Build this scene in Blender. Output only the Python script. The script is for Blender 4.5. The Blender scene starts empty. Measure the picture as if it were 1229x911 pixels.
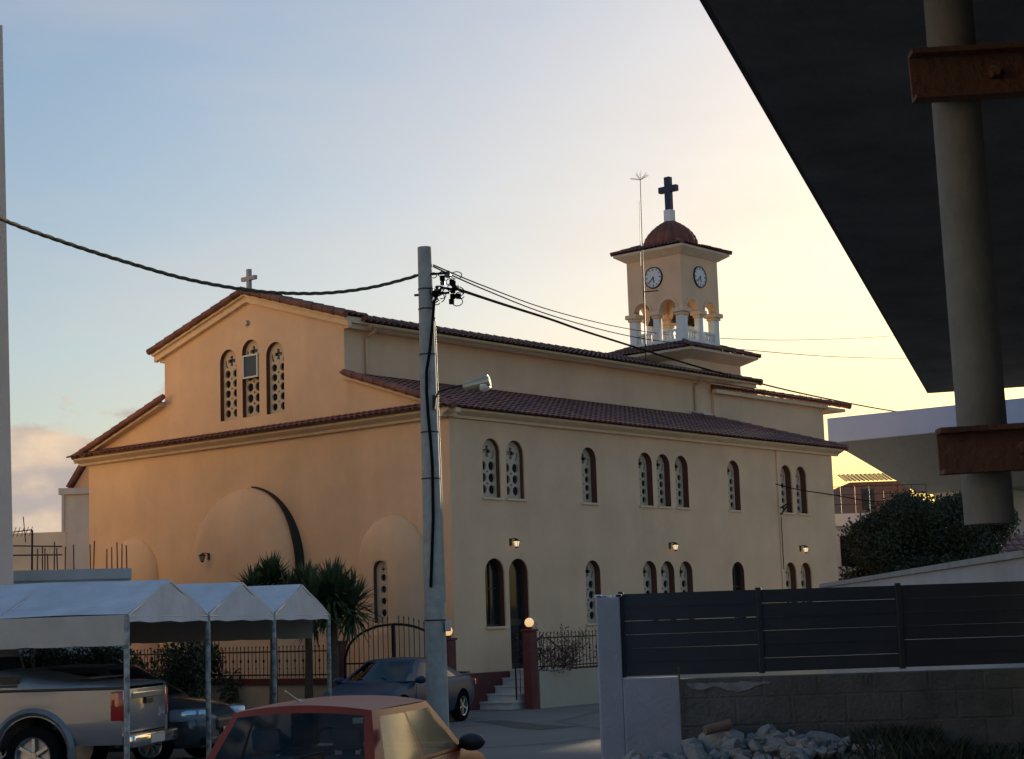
import bpy, bmesh, math, random
from math import sin, cos, pi, radians, sqrt, tan, atan2, hypot
from mathutils import Vector, Matrix
random.seed(7)
S = bpy.context.scene
COL = S.collection

# ------------------------------------------------------------------ camera, light, exposure
F, PIT, ROLL, ZC = 2106.7, radians(7.917), radians(-1.8476), 1.9
cp, sp, cr, sr = cos(PIT), sin(PIT), cos(ROLL), sin(ROLL)
FW = Vector((0, cp, sp)); UP0 = Vector((0, -sp, cp)); RI0 = Vector((1, 0, 0))
R2 = RI0*cr + UP0*sr; U2 = -RI0*sr + UP0*cr
cam = bpy.data.cameras.new('camera'); cam_o = bpy.data.objects.new('camera', cam); COL.objects.link(cam_o)
cam.sensor_width = 36; cam.lens = F/1229*36; cam.clip_end = 6000; cam.clip_start = .05
M3 = Matrix((R2, U2, -FW)).transposed()
cam_o.matrix_world = Matrix.Translation((0, 0, ZC)) @ M3.to_4x4()
S.camera = cam_o

SUN_AZ, SUN_EL = 28.0, 8.0
sd = Vector((sin(radians(SUN_AZ))*cos(radians(SUN_EL)), cos(radians(SUN_AZ))*cos(radians(SUN_EL)), sin(radians(SUN_EL))))
sun = bpy.data.lights.new('sun', 'SUN'); sun.energy = 5.0; sun.angle = radians(.5); sun.color = (1, .82, .55)
sun_o = bpy.data.objects.new('sun', sun); COL.objects.link(sun_o)
sun_o.rotation_euler = (-sd).to_track_quat('-Z', 'Y').to_euler(); sun_o.location = (30, 60, 60)
W = bpy.data.worlds.new('World'); S.world = W; W.use_nodes = True
def build_world():
    nt = W.node_tree; N = nt.nodes; L = nt.links
    bg = N['Background']; bg.inputs[1].default_value = .15
    sky = N.new('ShaderNodeTexSky'); sky.sky_type = 'NISHITA'; sky.sun_disc = False
    sky.sun_elevation = radians(SUN_EL); sky.sun_rotation = radians(SUN_AZ)
    sky.air_density = 1.0; sky.dust_density = 2.0; sky.ozone_density = 2.2
    tc = N.new('ShaderNodeTexCoord')
    mp = N.new('ShaderNodeMapping'); mp.inputs['Scale'].default_value = (4.2, 4.2, 8); mp.inputs['Location'].default_value = (.3, .1, .35)
    nz = N.new('ShaderNodeTexNoise'); nz.inputs['Scale'].default_value = 2.6; nz.inputs['Detail'].default_value = 9; nz.inputs['Roughness'].default_value = .55
    L.new(tc.outputs['Generated'], mp.inputs[0]); L.new(mp.outputs[0], nz.inputs['Vector'])
    sep = N.new('ShaderNodeSeparateXYZ'); L.new(tc.outputs['Generated'], sep.inputs[0])
    # clouds lie in a bank low over the horizon
    el = N.new('ShaderNodeMapRange'); el.inputs[1].default_value = .085; el.inputs[2].default_value = .175; el.inputs[3].default_value = 1; el.inputs[4].default_value = 0
    L.new(sep.outputs[2], el.inputs[0])
    azm = N.new('ShaderNodeMapRange'); azm.inputs[1].default_value = -.215; azm.inputs[2].default_value = -.15; azm.inputs[3].default_value = 1; azm.inputs[4].default_value = 0
    L.new(sep.outputs[0], azm.inputs[0])
    rp = N.new('ShaderNodeMapRange'); rp.inputs[1].default_value = .565; rp.inputs[2].default_value = .60
    ma = N.new('ShaderNodeMath'); ma.operation = 'MULTIPLY'; ma.inputs[1].default_value = .7; L.new(nz.outputs[0], ma.inputs[0])
    mb_ = N.new('ShaderNodeMath'); mb_.operation = 'MULTIPLY_ADD'; mb_.inputs[1].default_value = .40; L.new(el.outputs[0], mb_.inputs[0]); L.new(ma.outputs[0], mb_.inputs[2])
    L.new(mb_.outputs[0], rp.inputs[0])
    m1 = N.new('ShaderNodeMath'); m1.operation = 'MULTIPLY'; L.new(rp.outputs[0], m1.inputs[0]); m1.inputs[1].default_value = 1
    m2 = N.new('ShaderNodeMath'); m2.operation = 'MULTIPLY'; L.new(m1.outputs[0], m2.inputs[0]); L.new(azm.outputs[0], m2.inputs[1])
    # thin high veil
    mp2 = N.new('ShaderNodeMapping'); mp2.inputs['Scale'].default_value = (2, 2, 9); mp2.inputs['Rotation'].default_value = (.1, .5, 0)
    nz2 = N.new('ShaderNodeTexNoise'); nz2.inputs['Scale'].default_value = 2.2; nz2.inputs['Detail'].default_value = 6
    L.new(tc.outputs['Generated'], mp2.inputs[0]); L.new(mp2.outputs[0], nz2.inputs['Vector'])
    rp2 = N.new('ShaderNodeMapRange'); rp2.inputs[1].default_value = .45; rp2.inputs[2].default_value = .75; rp2.inputs[3].default_value = 0; rp2.inputs[4].default_value = .22
    L.new(nz2.outputs[0], rp2.inputs[0])
    veil = N.new('ShaderNodeMix'); veil.data_type = 'RGBA'; veil.inputs['B'].default_value = (4.2, 3.6, 2.9, 1)
    L.new(rp2.outputs[0], veil.inputs['Factor']); L.new(sky.outputs[0], veil.inputs['A'])
    nz3 = N.new('ShaderNodeTexNoise'); nz3.inputs['Scale'].default_value = 5; nz3.inputs['Detail'].default_value = 8
    L.new(mp.outputs[0], nz3.inputs['Vector'])
    cc = N.new('ShaderNodeMix'); cc.data_type = 'RGBA'
    cc.inputs['A'].default_value = (2.3, 2.1, 1.95, 1); cc.inputs['B'].default_value = (5.6, 4.6, 3.5, 1)
    r3 = N.new('ShaderNodeMapRange'); r3.inputs[1].default_value = .42; r3.inputs[2].default_value = .66
    L.new(nz3.outputs[0], r3.inputs[0]); L.new(r3.outputs[0], cc.inputs['Factor'])
    cm = N.new('ShaderNodeMix'); cm.data_type = 'RGBA'
    L.new(m2.outputs[0], cm.inputs['Factor']); L.new(veil.outputs['Result'], cm.inputs['A']); L.new(cc.outputs['Result'], cm.inputs['B'])
    gm = N.new('ShaderNodeGamma'); gm.inputs[1].default_value = .60
    hs = N.new('ShaderNodeHueSaturation'); hs.inputs['Saturation'].default_value = 1.75
    L.new(cm.outputs['Result'], gm.inputs[0]); L.new(gm.outputs[0], hs.inputs['Color']); tn = N.new('ShaderNodeMix'); tn.data_type = 'RGBA'; tn.blend_type = 'MULTIPLY'; tn.inputs['Factor'].default_value = 1; tn.inputs['B'].default_value = (1.03, .985, 1.0, 1)
    L.new(hs.outputs[0], tn.inputs['A']); L.new(tn.outputs['Result'], bg.inputs[0])
build_world()
S.view_settings.view_transform = 'Standard'; S.view_settings.look = 'None'
S.view_settings.exposure = 0.96; S.view_settings.gamma = 1; S.view_settings.use_curve_mapping = False
S.cycles.max_bounces = 8; S.cycles.transparent_max_bounces = 12

# ------------------------------------------------------------------ helpers
def px(u, v, d):
    r = FW + R2*((u-614.5)/F) - U2*((v-455.5)/F)
    return Vector((0, 0, ZC)) + r*(d/r.y)

def mat(name, col, rough=.8, metal=0, var=.0, scale=4, bump=0, bscale=None, col2=None, emit=None, estr=0, spec=None, stretch=None, coat=0):
    m = bpy.data.materials.new(name); m.use_nodes = True; nt = m.node_tree; N = nt.nodes; L = nt.links
    b = N['Principled BSDF']; b.inputs['Base Color'].default_value = (*col, 1); b.inputs['Roughness'].default_value = rough
    b.inputs['Metallic'].default_value = metal
    if spec is not None: b.inputs['Specular IOR Level'].default_value = spec
    if coat: b.inputs['Coat Weight'].default_value = coat; b.inputs['Coat Roughness'].default_value = .06
    if emit: b.inputs['Emission Color'].default_value = (*emit, 1); b.inputs['Emission Strength'].default_value = estr
    if var or bump or col2:
        tc = N.new('ShaderNodeTexCoord'); mp = N.new('ShaderNodeMapping'); L.new(tc.outputs['Object'], mp.inputs[0])
        if stretch: mp.inputs['Scale'].default_value = stretch
    if var or col2:
        nz = N.new('ShaderNodeTexNoise'); nz.inputs['Scale'].default_value = scale; nz.inputs['Detail'].default_value = 7; nz.inputs['Roughness'].default_value = .62
        L.new(mp.outputs[0], nz.inputs['Vector'])
        mr = N.new('ShaderNodeMapRange'); mr.inputs[1].default_value = .32; mr.inputs[2].default_value = .68
        L.new(nz.outputs[0], mr.inputs[0])
        mx = N.new('ShaderNodeMix'); mx.data_type = 'RGBA'; L.new(mr.outputs[0], mx.inputs['Factor'])
        c2 = col2 or tuple(c*(1+var) for c in col); c1 = col if col2 else tuple(c*(1-var) for c in col)
        mx.inputs['A'].default_value = (*c1, 1); mx.inputs['B'].default_value = (*c2, 1)
        L.new(mx.outputs['Result'], b.inputs['Base Color'])
    if bump:
        n2 = N.new('ShaderNodeTexNoise'); n2.inputs['Scale'].default_value = bscale or scale*8; n2.inputs['Detail'].default_value = 5
        L.new(mp.outputs[0], n2.inputs['Vector'])
        bp = N.new('ShaderNodeBump'); bp.inputs['Strength'].default_value = bump; bp.inputs['Distance'].default_value = .02
        L.new(n2.outputs[0], bp.inputs['Height']); L.new(bp.outputs[0], b.inputs['Normal'])
    return m

def stucco(name, col, streak=.12):
    m = mat(name, col, .9, var=.09, scale=.7, bump=.25, bscale=55)
    nt = m.node_tree; N = nt.nodes; L = nt.links; b = N['Principled BSDF']
    src = b.inputs['Base Color'].links[0].from_socket
    tc = N.new('ShaderNodeTexCoord'); mp = N.new('ShaderNodeMapping'); mp.inputs['Scale'].default_value = (.9, .9, .22); L.new(tc.outputs['Object'], mp.inputs[0])
    nz = N.new('ShaderNodeTexNoise'); nz.inputs['Scale'].default_value = 1.6; nz.inputs['Detail'].default_value = 8; L.new(mp.outputs[0], nz.inputs['Vector'])
    mr = N.new('ShaderNodeMapRange'); mr.inputs[1].default_value = .5; mr.inputs[2].default_value = .8; mr.inputs[3].default_value = 0; mr.inputs[4].default_value = streak*2.4
    L.new(nz.outputs[0], mr.inputs[0])
    mx = N.new('ShaderNodeMix'); mx.data_type = 'RGBA'; L.new(mr.outputs[0], mx.inputs['Factor']); L.new(src, mx.inputs['A'])
    mx.inputs['B'].default_value = (col[0]*.6, col[1]*.58, col[2]*.6, 1)
    L.new(mx.outputs['Result'], b.inputs['Base Color'])
    return m

def glass(name, tint=(.5, .55, .55), rough=.03, trans=.75, ior=1.5, dust=0):
    m = bpy.data.materials.new(name); m.use_nodes = True; nt = m.node_tree; N = nt.nodes; L = nt.links
    N.remove(N['Principled BSDF'])
    t = N.new('ShaderNodeBsdfTransparent'); t.inputs[0].default_value = (tint[0]*trans, tint[1]*trans, tint[2]*trans, 1)
    g = N.new('ShaderNodeBsdfGlossy'); g.inputs['Roughness'].default_value = rough
    fr = N.new('ShaderNodeFresnel'); fr.inputs[0].default_value = ior
    mx = N.new('ShaderNodeMixShader'); L.new(fr.outputs[0], mx.inputs[0]); L.new(t.outputs[0], mx.inputs[1]); L.new(g.outputs[0], mx.inputs[2])
    if dust:      # dust film tinted gold, putting a sunlit glow into the glass colour
        df = N.new('ShaderNodeBsdfDiffuse'); df.inputs[0].default_value = (.55, .47, .27, 1); nz = N.new('ShaderNodeTexNoise'); nz.inputs['Scale'].default_value = 3; nz.inputs['Detail'].default_value = 6
        tc = N.new('ShaderNodeTexCoord'); L.new(tc.outputs['Object'], nz.inputs['Vector'])
        mr = N.new('ShaderNodeMapRange'); mr.inputs[1].default_value = .35; mr.inputs[2].default_value = .65; mr.inputs[3].default_value = dust*.6; mr.inputs[4].default_value = dust*1.4; L.new(nz.outputs[0], mr.inputs[0])
        m3 = N.new('ShaderNodeMixShader'); L.new(mr.outputs[0], m3.inputs[0]); L.new(mx.outputs[0], m3.inputs[1]); L.new(df.outputs[0], m3.inputs[2]); mx = m3
    L.new(mx.outputs[0], N['Material Output'].inputs[0])
    return m

class MB:
    def __init__(s): s.bm = bmesh.new(); s.mi = 0
    def v(s, p): return s.bm.verts.new(p)
    def f(s, vs, mi=None):
        try:
            fa = s.bm.faces.new(vs); fa.material_index = s.mi if mi is None else mi; return fa
        except ValueError: return None
    def quad(s, *ps): return s.f([s.v(p) for p in ps])
    def box(s, a, b, M=None):
        x0, y0, z0 = a; x1, y1, z1 = b
        c = [Vector(p) for p in ((x0,y0,z0),(x1,y0,z0),(x1,y1,z0),(x0,y1,z0),(x0,y0,z1),(x1,y0,z1),(x1,y1,z1),(x0,y1,z1))]
        if M is not None: c = [M @ p for p in c]
        v = [s.v(p) for p in c]
        for q in ((3,2,1,0),(4,5,6,7),(0,1,5,4),(1,2,6,5),(2,3,7,6),(3,0,4,7)): s.f([v[i] for i in q])
        return s
    def bar(s, a, b, w, h=None, up=Vector((0,0,1))):
        a = Vector(a); b = Vector(b); d = (b-a); L = d.length; d.normalize(); h = h or w
        x = d.cross(up)
        if x.length < 1e-4: x = d.cross(Vector((1,0,0)))
        x.normalize(); y = x.cross(d)
        M = Matrix((x, d, y)).transposed().to_4x4(); M.translation = a
        return s.box((-w/2, 0, -h/2), (w/2, L, h/2), M)
    def tube(s, pts, r, n=8, cap=True):
        pts = [Vector(p) for p in pts]; rs = r if isinstance(r, (list, tuple)) else [r]*len(pts)
        rings = []; ref = None
        for i, p in enumerate(pts):
            d = (pts[min(i+1, len(pts)-1)] - pts[max(i-1, 0)]).normalized()
            if ref is None or abs(ref.dot(d)) > .98:
                ref = Vector((0,0,1)) if abs(d.z) < .9 else Vector((1,0,0))
            x = d.cross(ref).normalized(); y = x.cross(d).normalized(); ref = y
            rings.append([s.v(p + (x*cos(2*pi*k/n) + y*sin(2*pi*k/n))*rs[i]) for k in range(n)])
        for a, b in zip(rings, rings[1:]):
            for k in range(n): s.f([a[k], a[(k+1)%n], b[(k+1)%n], b[k]])
        if cap: s.f(rings[0][::-1]); s.f(rings[-1])
        return s
    def lathe(s, prof, M=None, n=20, a0=0, a1=2*pi):
        full = abs(a1-a0-2*pi) < 1e-6; rings = []; cnt = n if full else n+1
        for r, z in prof:
            ring = []
            for k in range(cnt):
                a = a0+(a1-a0)*k/n; p = Vector((r*cos(a), r*sin(a), z)); ring.append(s.v(M @ p if M is not None else p))
            rings.append(ring)
        for a, b in zip(rings, rings[1:]):
            for k in range(n): s.f([a[k], a[(k+1)%cnt], b[(k+1)%cnt], b[k]])
        return s
    def prism(s, poly, fn, d0, d1):
        """closed polygon (list of 2-D points) extruded; fn(u,v,w) -> 3-D"""
        A = [s.v(fn(u, v, d0)) for u, v in poly]; B = [s.v(fn(u, v, d1)) for u, v in poly]
        s.f(A[::-1]); s.f(B); n = len(poly)
        for i in range(n): s.f([A[i], A[(i+1)%n], B[(i+1)%n], B[i]])
        return s
    def fill(s, outline, holes, fn, depth, back=False, mi_reveal=None, d0=0):
        """flat sheet with real holes, reveals running to depth. fn(u,v,w)"""
        b = bmesh.new(); loops = []
        for lp in [outline]+holes:
            vs = [b.verts.new((u, v, 0)) for u, v in lp]
            es = [b.edges.new((vs[i], vs[(i+1)%len(vs)])) for i in range(len(vs))]; loops.append(lp)
        r = bmesh.ops.triangle_fill(b, use_beauty=True, use_dissolve=False, edges=b.edges[:], normal=(0,0,1))
        vm = {}
        b.verts.index_update()
        for dd in ([d0, depth] if back else [d0]):
            vm = {v.index: s.v(fn(v.co.x, v.co.y, dd)) for v in b.verts}
            for fa in b.faces: s.f([vm[v.index] for v in fa.verts])
        for k, lp in enumerate(loops):
            if k == 0 and not back: continue
            A = [s.v(fn(u, v, d0)) for u, v in lp]; B = [s.v(fn(u, v, depth)) for u, v in lp]; n = len(lp)
            for i in range(n): s.f([A[i], A[(i+1)%n], B[(i+1)%n], B[i]], mi_reveal if k else None)
        b.free(); return s
    def cut(s, *cutters):
        return s
    def build(s, name, mats, parent=None, smooth=0, recalc=True, loc=None, rotz=None):
        if recalc: bmesh.ops.recalc_face_normals(s.bm, faces=s.bm.faces[:])
        me = bpy.data.meshes.new(name); s.bm.to_mesh(me); s.bm.free()
        for m in (mats if isinstance(mats, (list, tuple)) else [mats]): me.materials.append(m)
        o = bpy.data.objects.new(name, me); COL.objects.link(o)
        if parent: o.parent = parent
        if loc is not None: o.location = loc
        if rotz is not None: o.rotation_euler.z = rotz
        if smooth:
            for p in me.polygons: p.use_smooth = True
            me.set_sharp_from_angle(angle=radians(smooth))
        return o

def tag(o, label=None, cat=None, group=None, kind=None):
    if label: o['label'] = label
    if cat: o['category'] = cat
    if group: o['group'] = group
    if kind: o['kind'] = kind
    return o
def thing(name, label, cat, loc=(0,0,0), rotz=0, group=None):
    o = bpy.data.objects.new(name, None); COL.objects.link(o); o.location = loc; o.rotation_euler = (0, 0, rotz)
    o.empty_display_size = .2
    return tag(o, label, cat, group)
def az_rot(az_deg): return radians(90-az_deg)      # local +X looks towards the compass-like azimuth
def boolean(o, cutter_mb, op='DIFFERENCE'):
    c = cutter_mb.build('cutter', o.data.materials[0])
    c.parent = o.parent; c.matrix_parent_inverse = o.matrix_parent_inverse.copy()
    m = o.modifiers.new('b', 'BOOLEAN'); m.object = c; m.operation = op; m.solver = 'EXACT'
    bpy.context.view_layer.update()
    dg = bpy.context.evaluated_depsgraph_get()
    me = bpy.data.meshes.new_from_object(o.evaluated_get(dg)); o.modifiers.clear(); o.data = me
    cd = c.data; bpy.data.objects.remove(c); bpy.data.meshes.remove(cd)
    return o
def dup(root, parent=None):
    c = root.copy(); COL.objects.link(c)
    if parent is not None: c.parent = parent
    for ch in list(root.children): dup(ch, c)
    return c
def rbox(mb, a, b, bev=.02, M=None):
    """bevelled box"""
    t = bmesh.new(); x0,y0,z0 = a; x1,y1,z1 = b
    bmesh.ops.create_cube(t, size=1)
    for v in t.verts: v.co = Vector(((x0+x1)/2 + v.co.x*(x1-x0), (y0+y1)/2 + v.co.y*(y1-y0), (z0+z1)/2 + v.co.z*(z1-z0)))
    bmesh.ops.bevel(t, geom=t.edges[:], offset=bev, segments=2, affect='EDGES', profile=.5)
    t.verts.index_update(); vm = [mb.v(M @ v.co if M is not None else v.co) for v in t.verts]
    for f in t.faces: mb.f([vm[v.index] for v in f.verts])
    t.free(); return mb

# ------------------------------------------------------------------ materials
OCHRE = (.76, .51, .33)
m_wall = stucco('ochre_stucco', OCHRE, .10)
m_trim = mat('cream_moulding', (.74, .55, .37), .8, var=.08, scale=3)
m_reveal = mat('oxblood_paint', (.125, .045, .03), .7, var=.15)
m_red = mat('red_plinth_paint', (.13, .03, .028), .75, var=.2, scale=3, bump=.1)
m_tile = mat('clay_tile', (.21, .088, .072), .8, var=.35, scale=1.7, bump=.4, bscale=25)
m_tile2 = mat('clay_tile_weathered', (.17, .078, .06), .85, var=.4, scale=2.2, bump=.4, bscale=25)
m_stone = mat('pale_grille_plaster', (.60, .47, .34), .85, var=.08, scale=6)
m_pane = mat('dark_window_glass', (.015, .018, .022), .08, spec=.6)
m_white = mat('white_paint', (.72, .71, .69), .6, var=.06, scale=3)
m_marble = mat('white_marble', (.6, .58, .54), .5, var=.1, scale=5)
m_iron = mat('black_wrought_iron', (.012, .012, .013), .5, metal=.3)
m_blackm = mat('black_rubber', (.010, .010, .011), .9, spec=0)
m_bronze = mat('bell_bronze', (.10, .075, .035), .45, metal=.8)
m_cross = mat('dark_cross_metal', (.012, .016, .045), .5)
m_lamp = mat('lit_lamp_glass', (.9, .8, .6), .4, emit=(1, .70, .36), estr=.45)
m_globe = mat('lit_globe', (.6, .5, .36), .4, emit=(1, .60, .26), estr=.42)
m_conc = mat('pole_concrete', (.34, .33, .31), .9, var=.18, scale=5, bump=.3, bscale=60)
m_galv = mat('galvanised_steel', (.42, .42, .42), .45, metal=.7, var=.15, scale=8)
m_gutter = mat('cream_gutter', (.55, .40, .25), .45, var=.05)
m_tarp = mat('white_tarpaulin', (.50, .53, .60), .6, var=.14, scale=2.2, bump=.5, bscale=5)
m_asph = mat('worn_asphalt', (.13, .125, .12), .92, var=.22, scale=.6, bump=.35, bscale=70)
m_soil = mat('dry_soil', (.11, .085, .065), .95, var=.35, scale=2.5, bump=.6, bscale=18)
m_rubble = mat('broken_concrete', (.34, .33, .32), .92, var=.25, scale=5, bump=.6, bscale=25)
m_leafd = mat('dark_leaf', (.030, .040, .018), .7, var=.45, scale=1.2)
m_leafb = mat('creeper_leaf', (.03, .05, .022), .7, var=.45, scale=2)
m_yucca = mat('yucca_leaf', (.055, .09, .042), .55, var=.35, scale=3)
m_bark = mat('bark', (.10, .075, .05), .95, var=.3, scale=6, bump=.6)
m_rust = mat('rusted_steel', (.20, .10, .066), .85, metal=.1, col2=(.11, .06, .045), scale=9, bump=.4, bscale=60)
m_whitehouse = stucco('white_house_render', (.52, .52, .54), .25)
m_greyhouse = stucco('grey_house_render', (.46, .45, .45), .2)

def arch(cx, zb, zt, w, n=14):
    r = w/2; zs = zt-r
    return [(cx-r, zb), (cx+r, zb)] + [(cx+r*cos(pi*k/n), zs+r*sin(pi*k/n)) for k in range(n+1)]
def circ(cx, cz, r, n=14, ph=0): return [(cx+r*cos(2*pi*k/n+ph), cz+r*sin(2*pi*k/n+ph)) for k in range(n)]

# ------------------------------------------------------------------ ground
def ground():
    mb = MB(); xs = [-600, -60, -20, -8, 0, 8, 20, 60, 600]; ys = [-60, -5, 12, 20, 30, 36, 44, 60, 120, 1500]
    g = [[mb.v((x, y, 0)) for x in xs] for y in ys]
    for j in range(len(ys)-1):
        for i in range(len(xs)-1): mb.f([g[j][i], g[j][i+1], g[j+1][i+1], g[j+1][i]])
    m = mat('road_asphalt', (.15, .145, .14), .9, var=.16, scale=.35, bump=.4, bscale=60)
    nt = m.node_tree; N = nt.nodes; L = nt.links; b = N['Principled BSDF']; src = b.inputs['Base Color'].links[0].from_socket
    tc = N.new('ShaderNodeTexCoord'); vo = N.new('ShaderNodeTexVoronoi'); vo.feature = 'DISTANCE_TO_EDGE'; vo.inputs['Scale'].default_value = .23
    nz = N.new('ShaderNodeTexNoise'); nz.inputs['Scale'].default_value = 1.1; nz.inputs['Detail'].default_value = 6
    L.new(tc.outputs['Object'], nz.inputs['Vector'])
    ad = N.new('ShaderNodeMix'); ad.data_type = 'VECTOR'; ad.inputs['Factor'].default_value = .25
    L.new(tc.outputs['Object'], ad.inputs['A']); L.new(nz.outputs['Color'], ad.inputs['B']); L.new(ad.outputs['Result'], vo.inputs['Vector'])
    mr = N.new('ShaderNodeMapRange'); mr.inputs[1].default_value = 0; mr.inputs[2].default_value = .03; mr.inputs[3].default_value = .6; mr.inputs[4].default_value = 0
    L.new(vo.outputs[0], mr.inputs[0])
    mx = N.new('ShaderNodeMix'); mx.data_type = 'RGBA'; L.new(mr.outputs[0], mx.inputs['Factor']); L.new(src, mx.inputs['A']); mx.inputs['B'].default_value = (.05, .05, .05, 1)
    L.new(mx.outputs['Result'], b.inputs['Base Color'])
    tag(mb.build('ground', m, recalc=False), kind='structure')
    # raised building plot the photograph is taken from
    mb = MB(); Z = .9
    def hz(x, y): return Z + .05*sin(x*2.1+y)*cos(y*1.7) + .03*sin(5*x)*sin(4*y)
    def patch(x0, x1, y0, y1, nx, ny):
        G = [[mb.v((x0+(x1-x0)*i/nx, y0+(y1-y0)*j/ny, hz(x0+(x1-x0)*i/nx, y0+(y1-y0)*j/ny))) for i in range(nx+1)] for j in range(ny+1)]
        for j in range(ny):
            for i in range(nx): mb.f([G[j][i], G[j][i+1], G[j+1][i+1], G[j+1][i]])
        def skirt(line):
            B = [mb.v((v.co.x, v.co.y, -.2)) for v in line]
            for i in range(len(line)-1): mb.f([line[i], line[i+1], B[i+1], B[i]])
        skirt([G[ny][i] for i in range(nx+1)]); skirt([G[j][0] for j in range(ny+1)]); skirt([G[0][i] for i in range(nx+1)]); skirt([G[j][nx] for j in range(ny+1)])
    patch(.72, 12, 3.0, 13.2, 60, 50); patch(-8, 12, -12, 2.9995, 60, 40)
    tag(mb.build('raised_plot', m_soil, smooth=60), kind='structure')
    # patched strip of darker asphalt
    a = px(575, 866, 36.5)
    mb = MB(); pts = [(-1.0,35.4),(-.4,35.6),(.35,33.6),(1.0,32.6),(.3,32.0),(-.2,32.9),(-.5,34.2)]
    mb.f([mb.v((x, y, .005)) for x, y in pts])
    tag(mb.build('asphalt_patch', mat('dark_asphalt_patch', (.06, .06, .06), .85, var=.2, scale=3), recalc=False), kind='structure')
ground()

# ------------------------------------------------------------------ tiled roof surfaces
def tiles(mb, O, Sv, Tv, Ls, Lt, s0=None, s1=None, p=.21, row=.34, A=.055, lift=.022):
    """barrel-tile sheet: O origin at the eave, Sv unit along eave, Tv unit up the slope"""
    O = Vector(O); Sv = Vector(Sv).normalized(); Tv = Vector(Tv).normalized(); Nn = Sv.cross(Tv).normalized()
    if Nn.z < 0: Nn = -Nn
    s0 = s0 or (lambda t: 0); s1 = s1 or (lambda t: Ls)
    per = 6; n = int(Ls/p*per); nr = max(1, int(round(Lt/row)))
    prof = [A*sqrt(max(0, 1-((k/per)*2-1)**2))*(1 if True else 0) for k in range(per)]
    for j in range(nr):
        lines = []
        for e in (0, 1):
            t = (j+e)/nr; a, b = s0(t), s1(t); ln = []
            for i in range(n+1):
                s = i*p/per; s_c = min(max(s, a), b); h = prof[i % per] + (lift if e == 0 else 0)
                ln.append(mb.v(O + Sv*s_c + Tv*(t*Lt - (.03 if e == 0 else 0)) + Nn*h))
            lines.append(ln)
        for i in range(n):
            q = [lines[0][i], lines[0][i+1], lines[1][i+1], lines[1][i]]
            if (q[0].co-q[1].co).length < 1e-5 and (q[2].co-q[3].co).length < 1e-5: continue
            mb.f(q)
def caps(mb, a, b, r=.11, step=.36):
    """overlapping half-round ridge or verge tiles"""
    a = Vector(a); b = Vector(b); d = b-a; n = max(1, int(d.length/step)); pts = []; rs = []
    for i in range(n):
        pts += [a+d*(i/n), a+d*((i+.97)/n)]; rs += [r*1.08, r*.88]
    mb.tube(pts, rs, 8)

# ------------------------------------------------------------------ church
CX = Vector((-1.394*1.08, 36.912*1.08, 0)); TH = 40.056
church = thing('church', 'large ochre church with tiled roofs and a clock bell tower behind the street', 'church', CX, az_rot(TH))
LX, WY, ZT = 17.2, 13.46, 6.72
fx = lambda u, v, w: Vector((u, w, v))           # facade: u along X, w inward (+Y)
fg = lambda u, v, w: Vector((w, u, v))           # gable front: u along Y, w inward (+X)
wx = [1.45, 2.31, 5.22, 7.63, 8.43, 9.27, 11.80, 14.52, 15.36]
ZU0, ZU1, ZL0, ZL1 = 4.83, 6.22, 1.85, 3.40
wid = [.64, .66, .60, .60, .60, .60, .60, .62, .62]

def grille(w, h, rows, cols=2, th=.05):
    """perforated plaster screen, local: u across, v up, front at w=0"""
    r = w/2; holes = []
    top = h-r
    cx0 = 0
    # cross in the head
    a = r*.13; L = r*.42; zc = top+r*.10
    holes.append([(-a, zc-L), (a, zc-L), (a, zc-a), (L, zc-a), (L, zc+a), (a, zc+a), (a, zc+L), (-a, zc+L), (-a, zc+a), (-L, zc+a), (-L, zc-a), (-a, zc-a)])
    for sgn in (-1, 1):
        arc = [(sgn*r*.78*cos(t), zc-r*.05+r*.78*sin(t)) for t in [-.75+.15*i for i in range(7)]]
        arc2 = [(sgn*r*.62*cos(t), zc-r*.05+r*.62*sin(t)) for t in [.15-.15*i for i in range(7)]]
        holes.append(arc+arc2)
    z1 = top-r*.55; step = (z1-.06)/rows; cr_ = min(step*.40, w*.19)
    for k in range(rows):
        z = .06+step*(k+.5)
        for sgn in (-1, 1): holes.append(circ(sgn*w*.235, z, cr_, 12))
        if k < rows-1: holes.append(circ(0, z+step/2, cr_*.34, 4))
    mb = MB(); f = lambda u, v, ww: Vector((u, ww, v))
    mb.fill(arch(0, 0, h, w-.004), holes, f, th, back=True)
    return mb
def pane(w, h):
    mb = MB(); mb.f([mb.v((u, 0, v)) for u, v in arch(0, 0, h, w-.002)]); return mb

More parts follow.
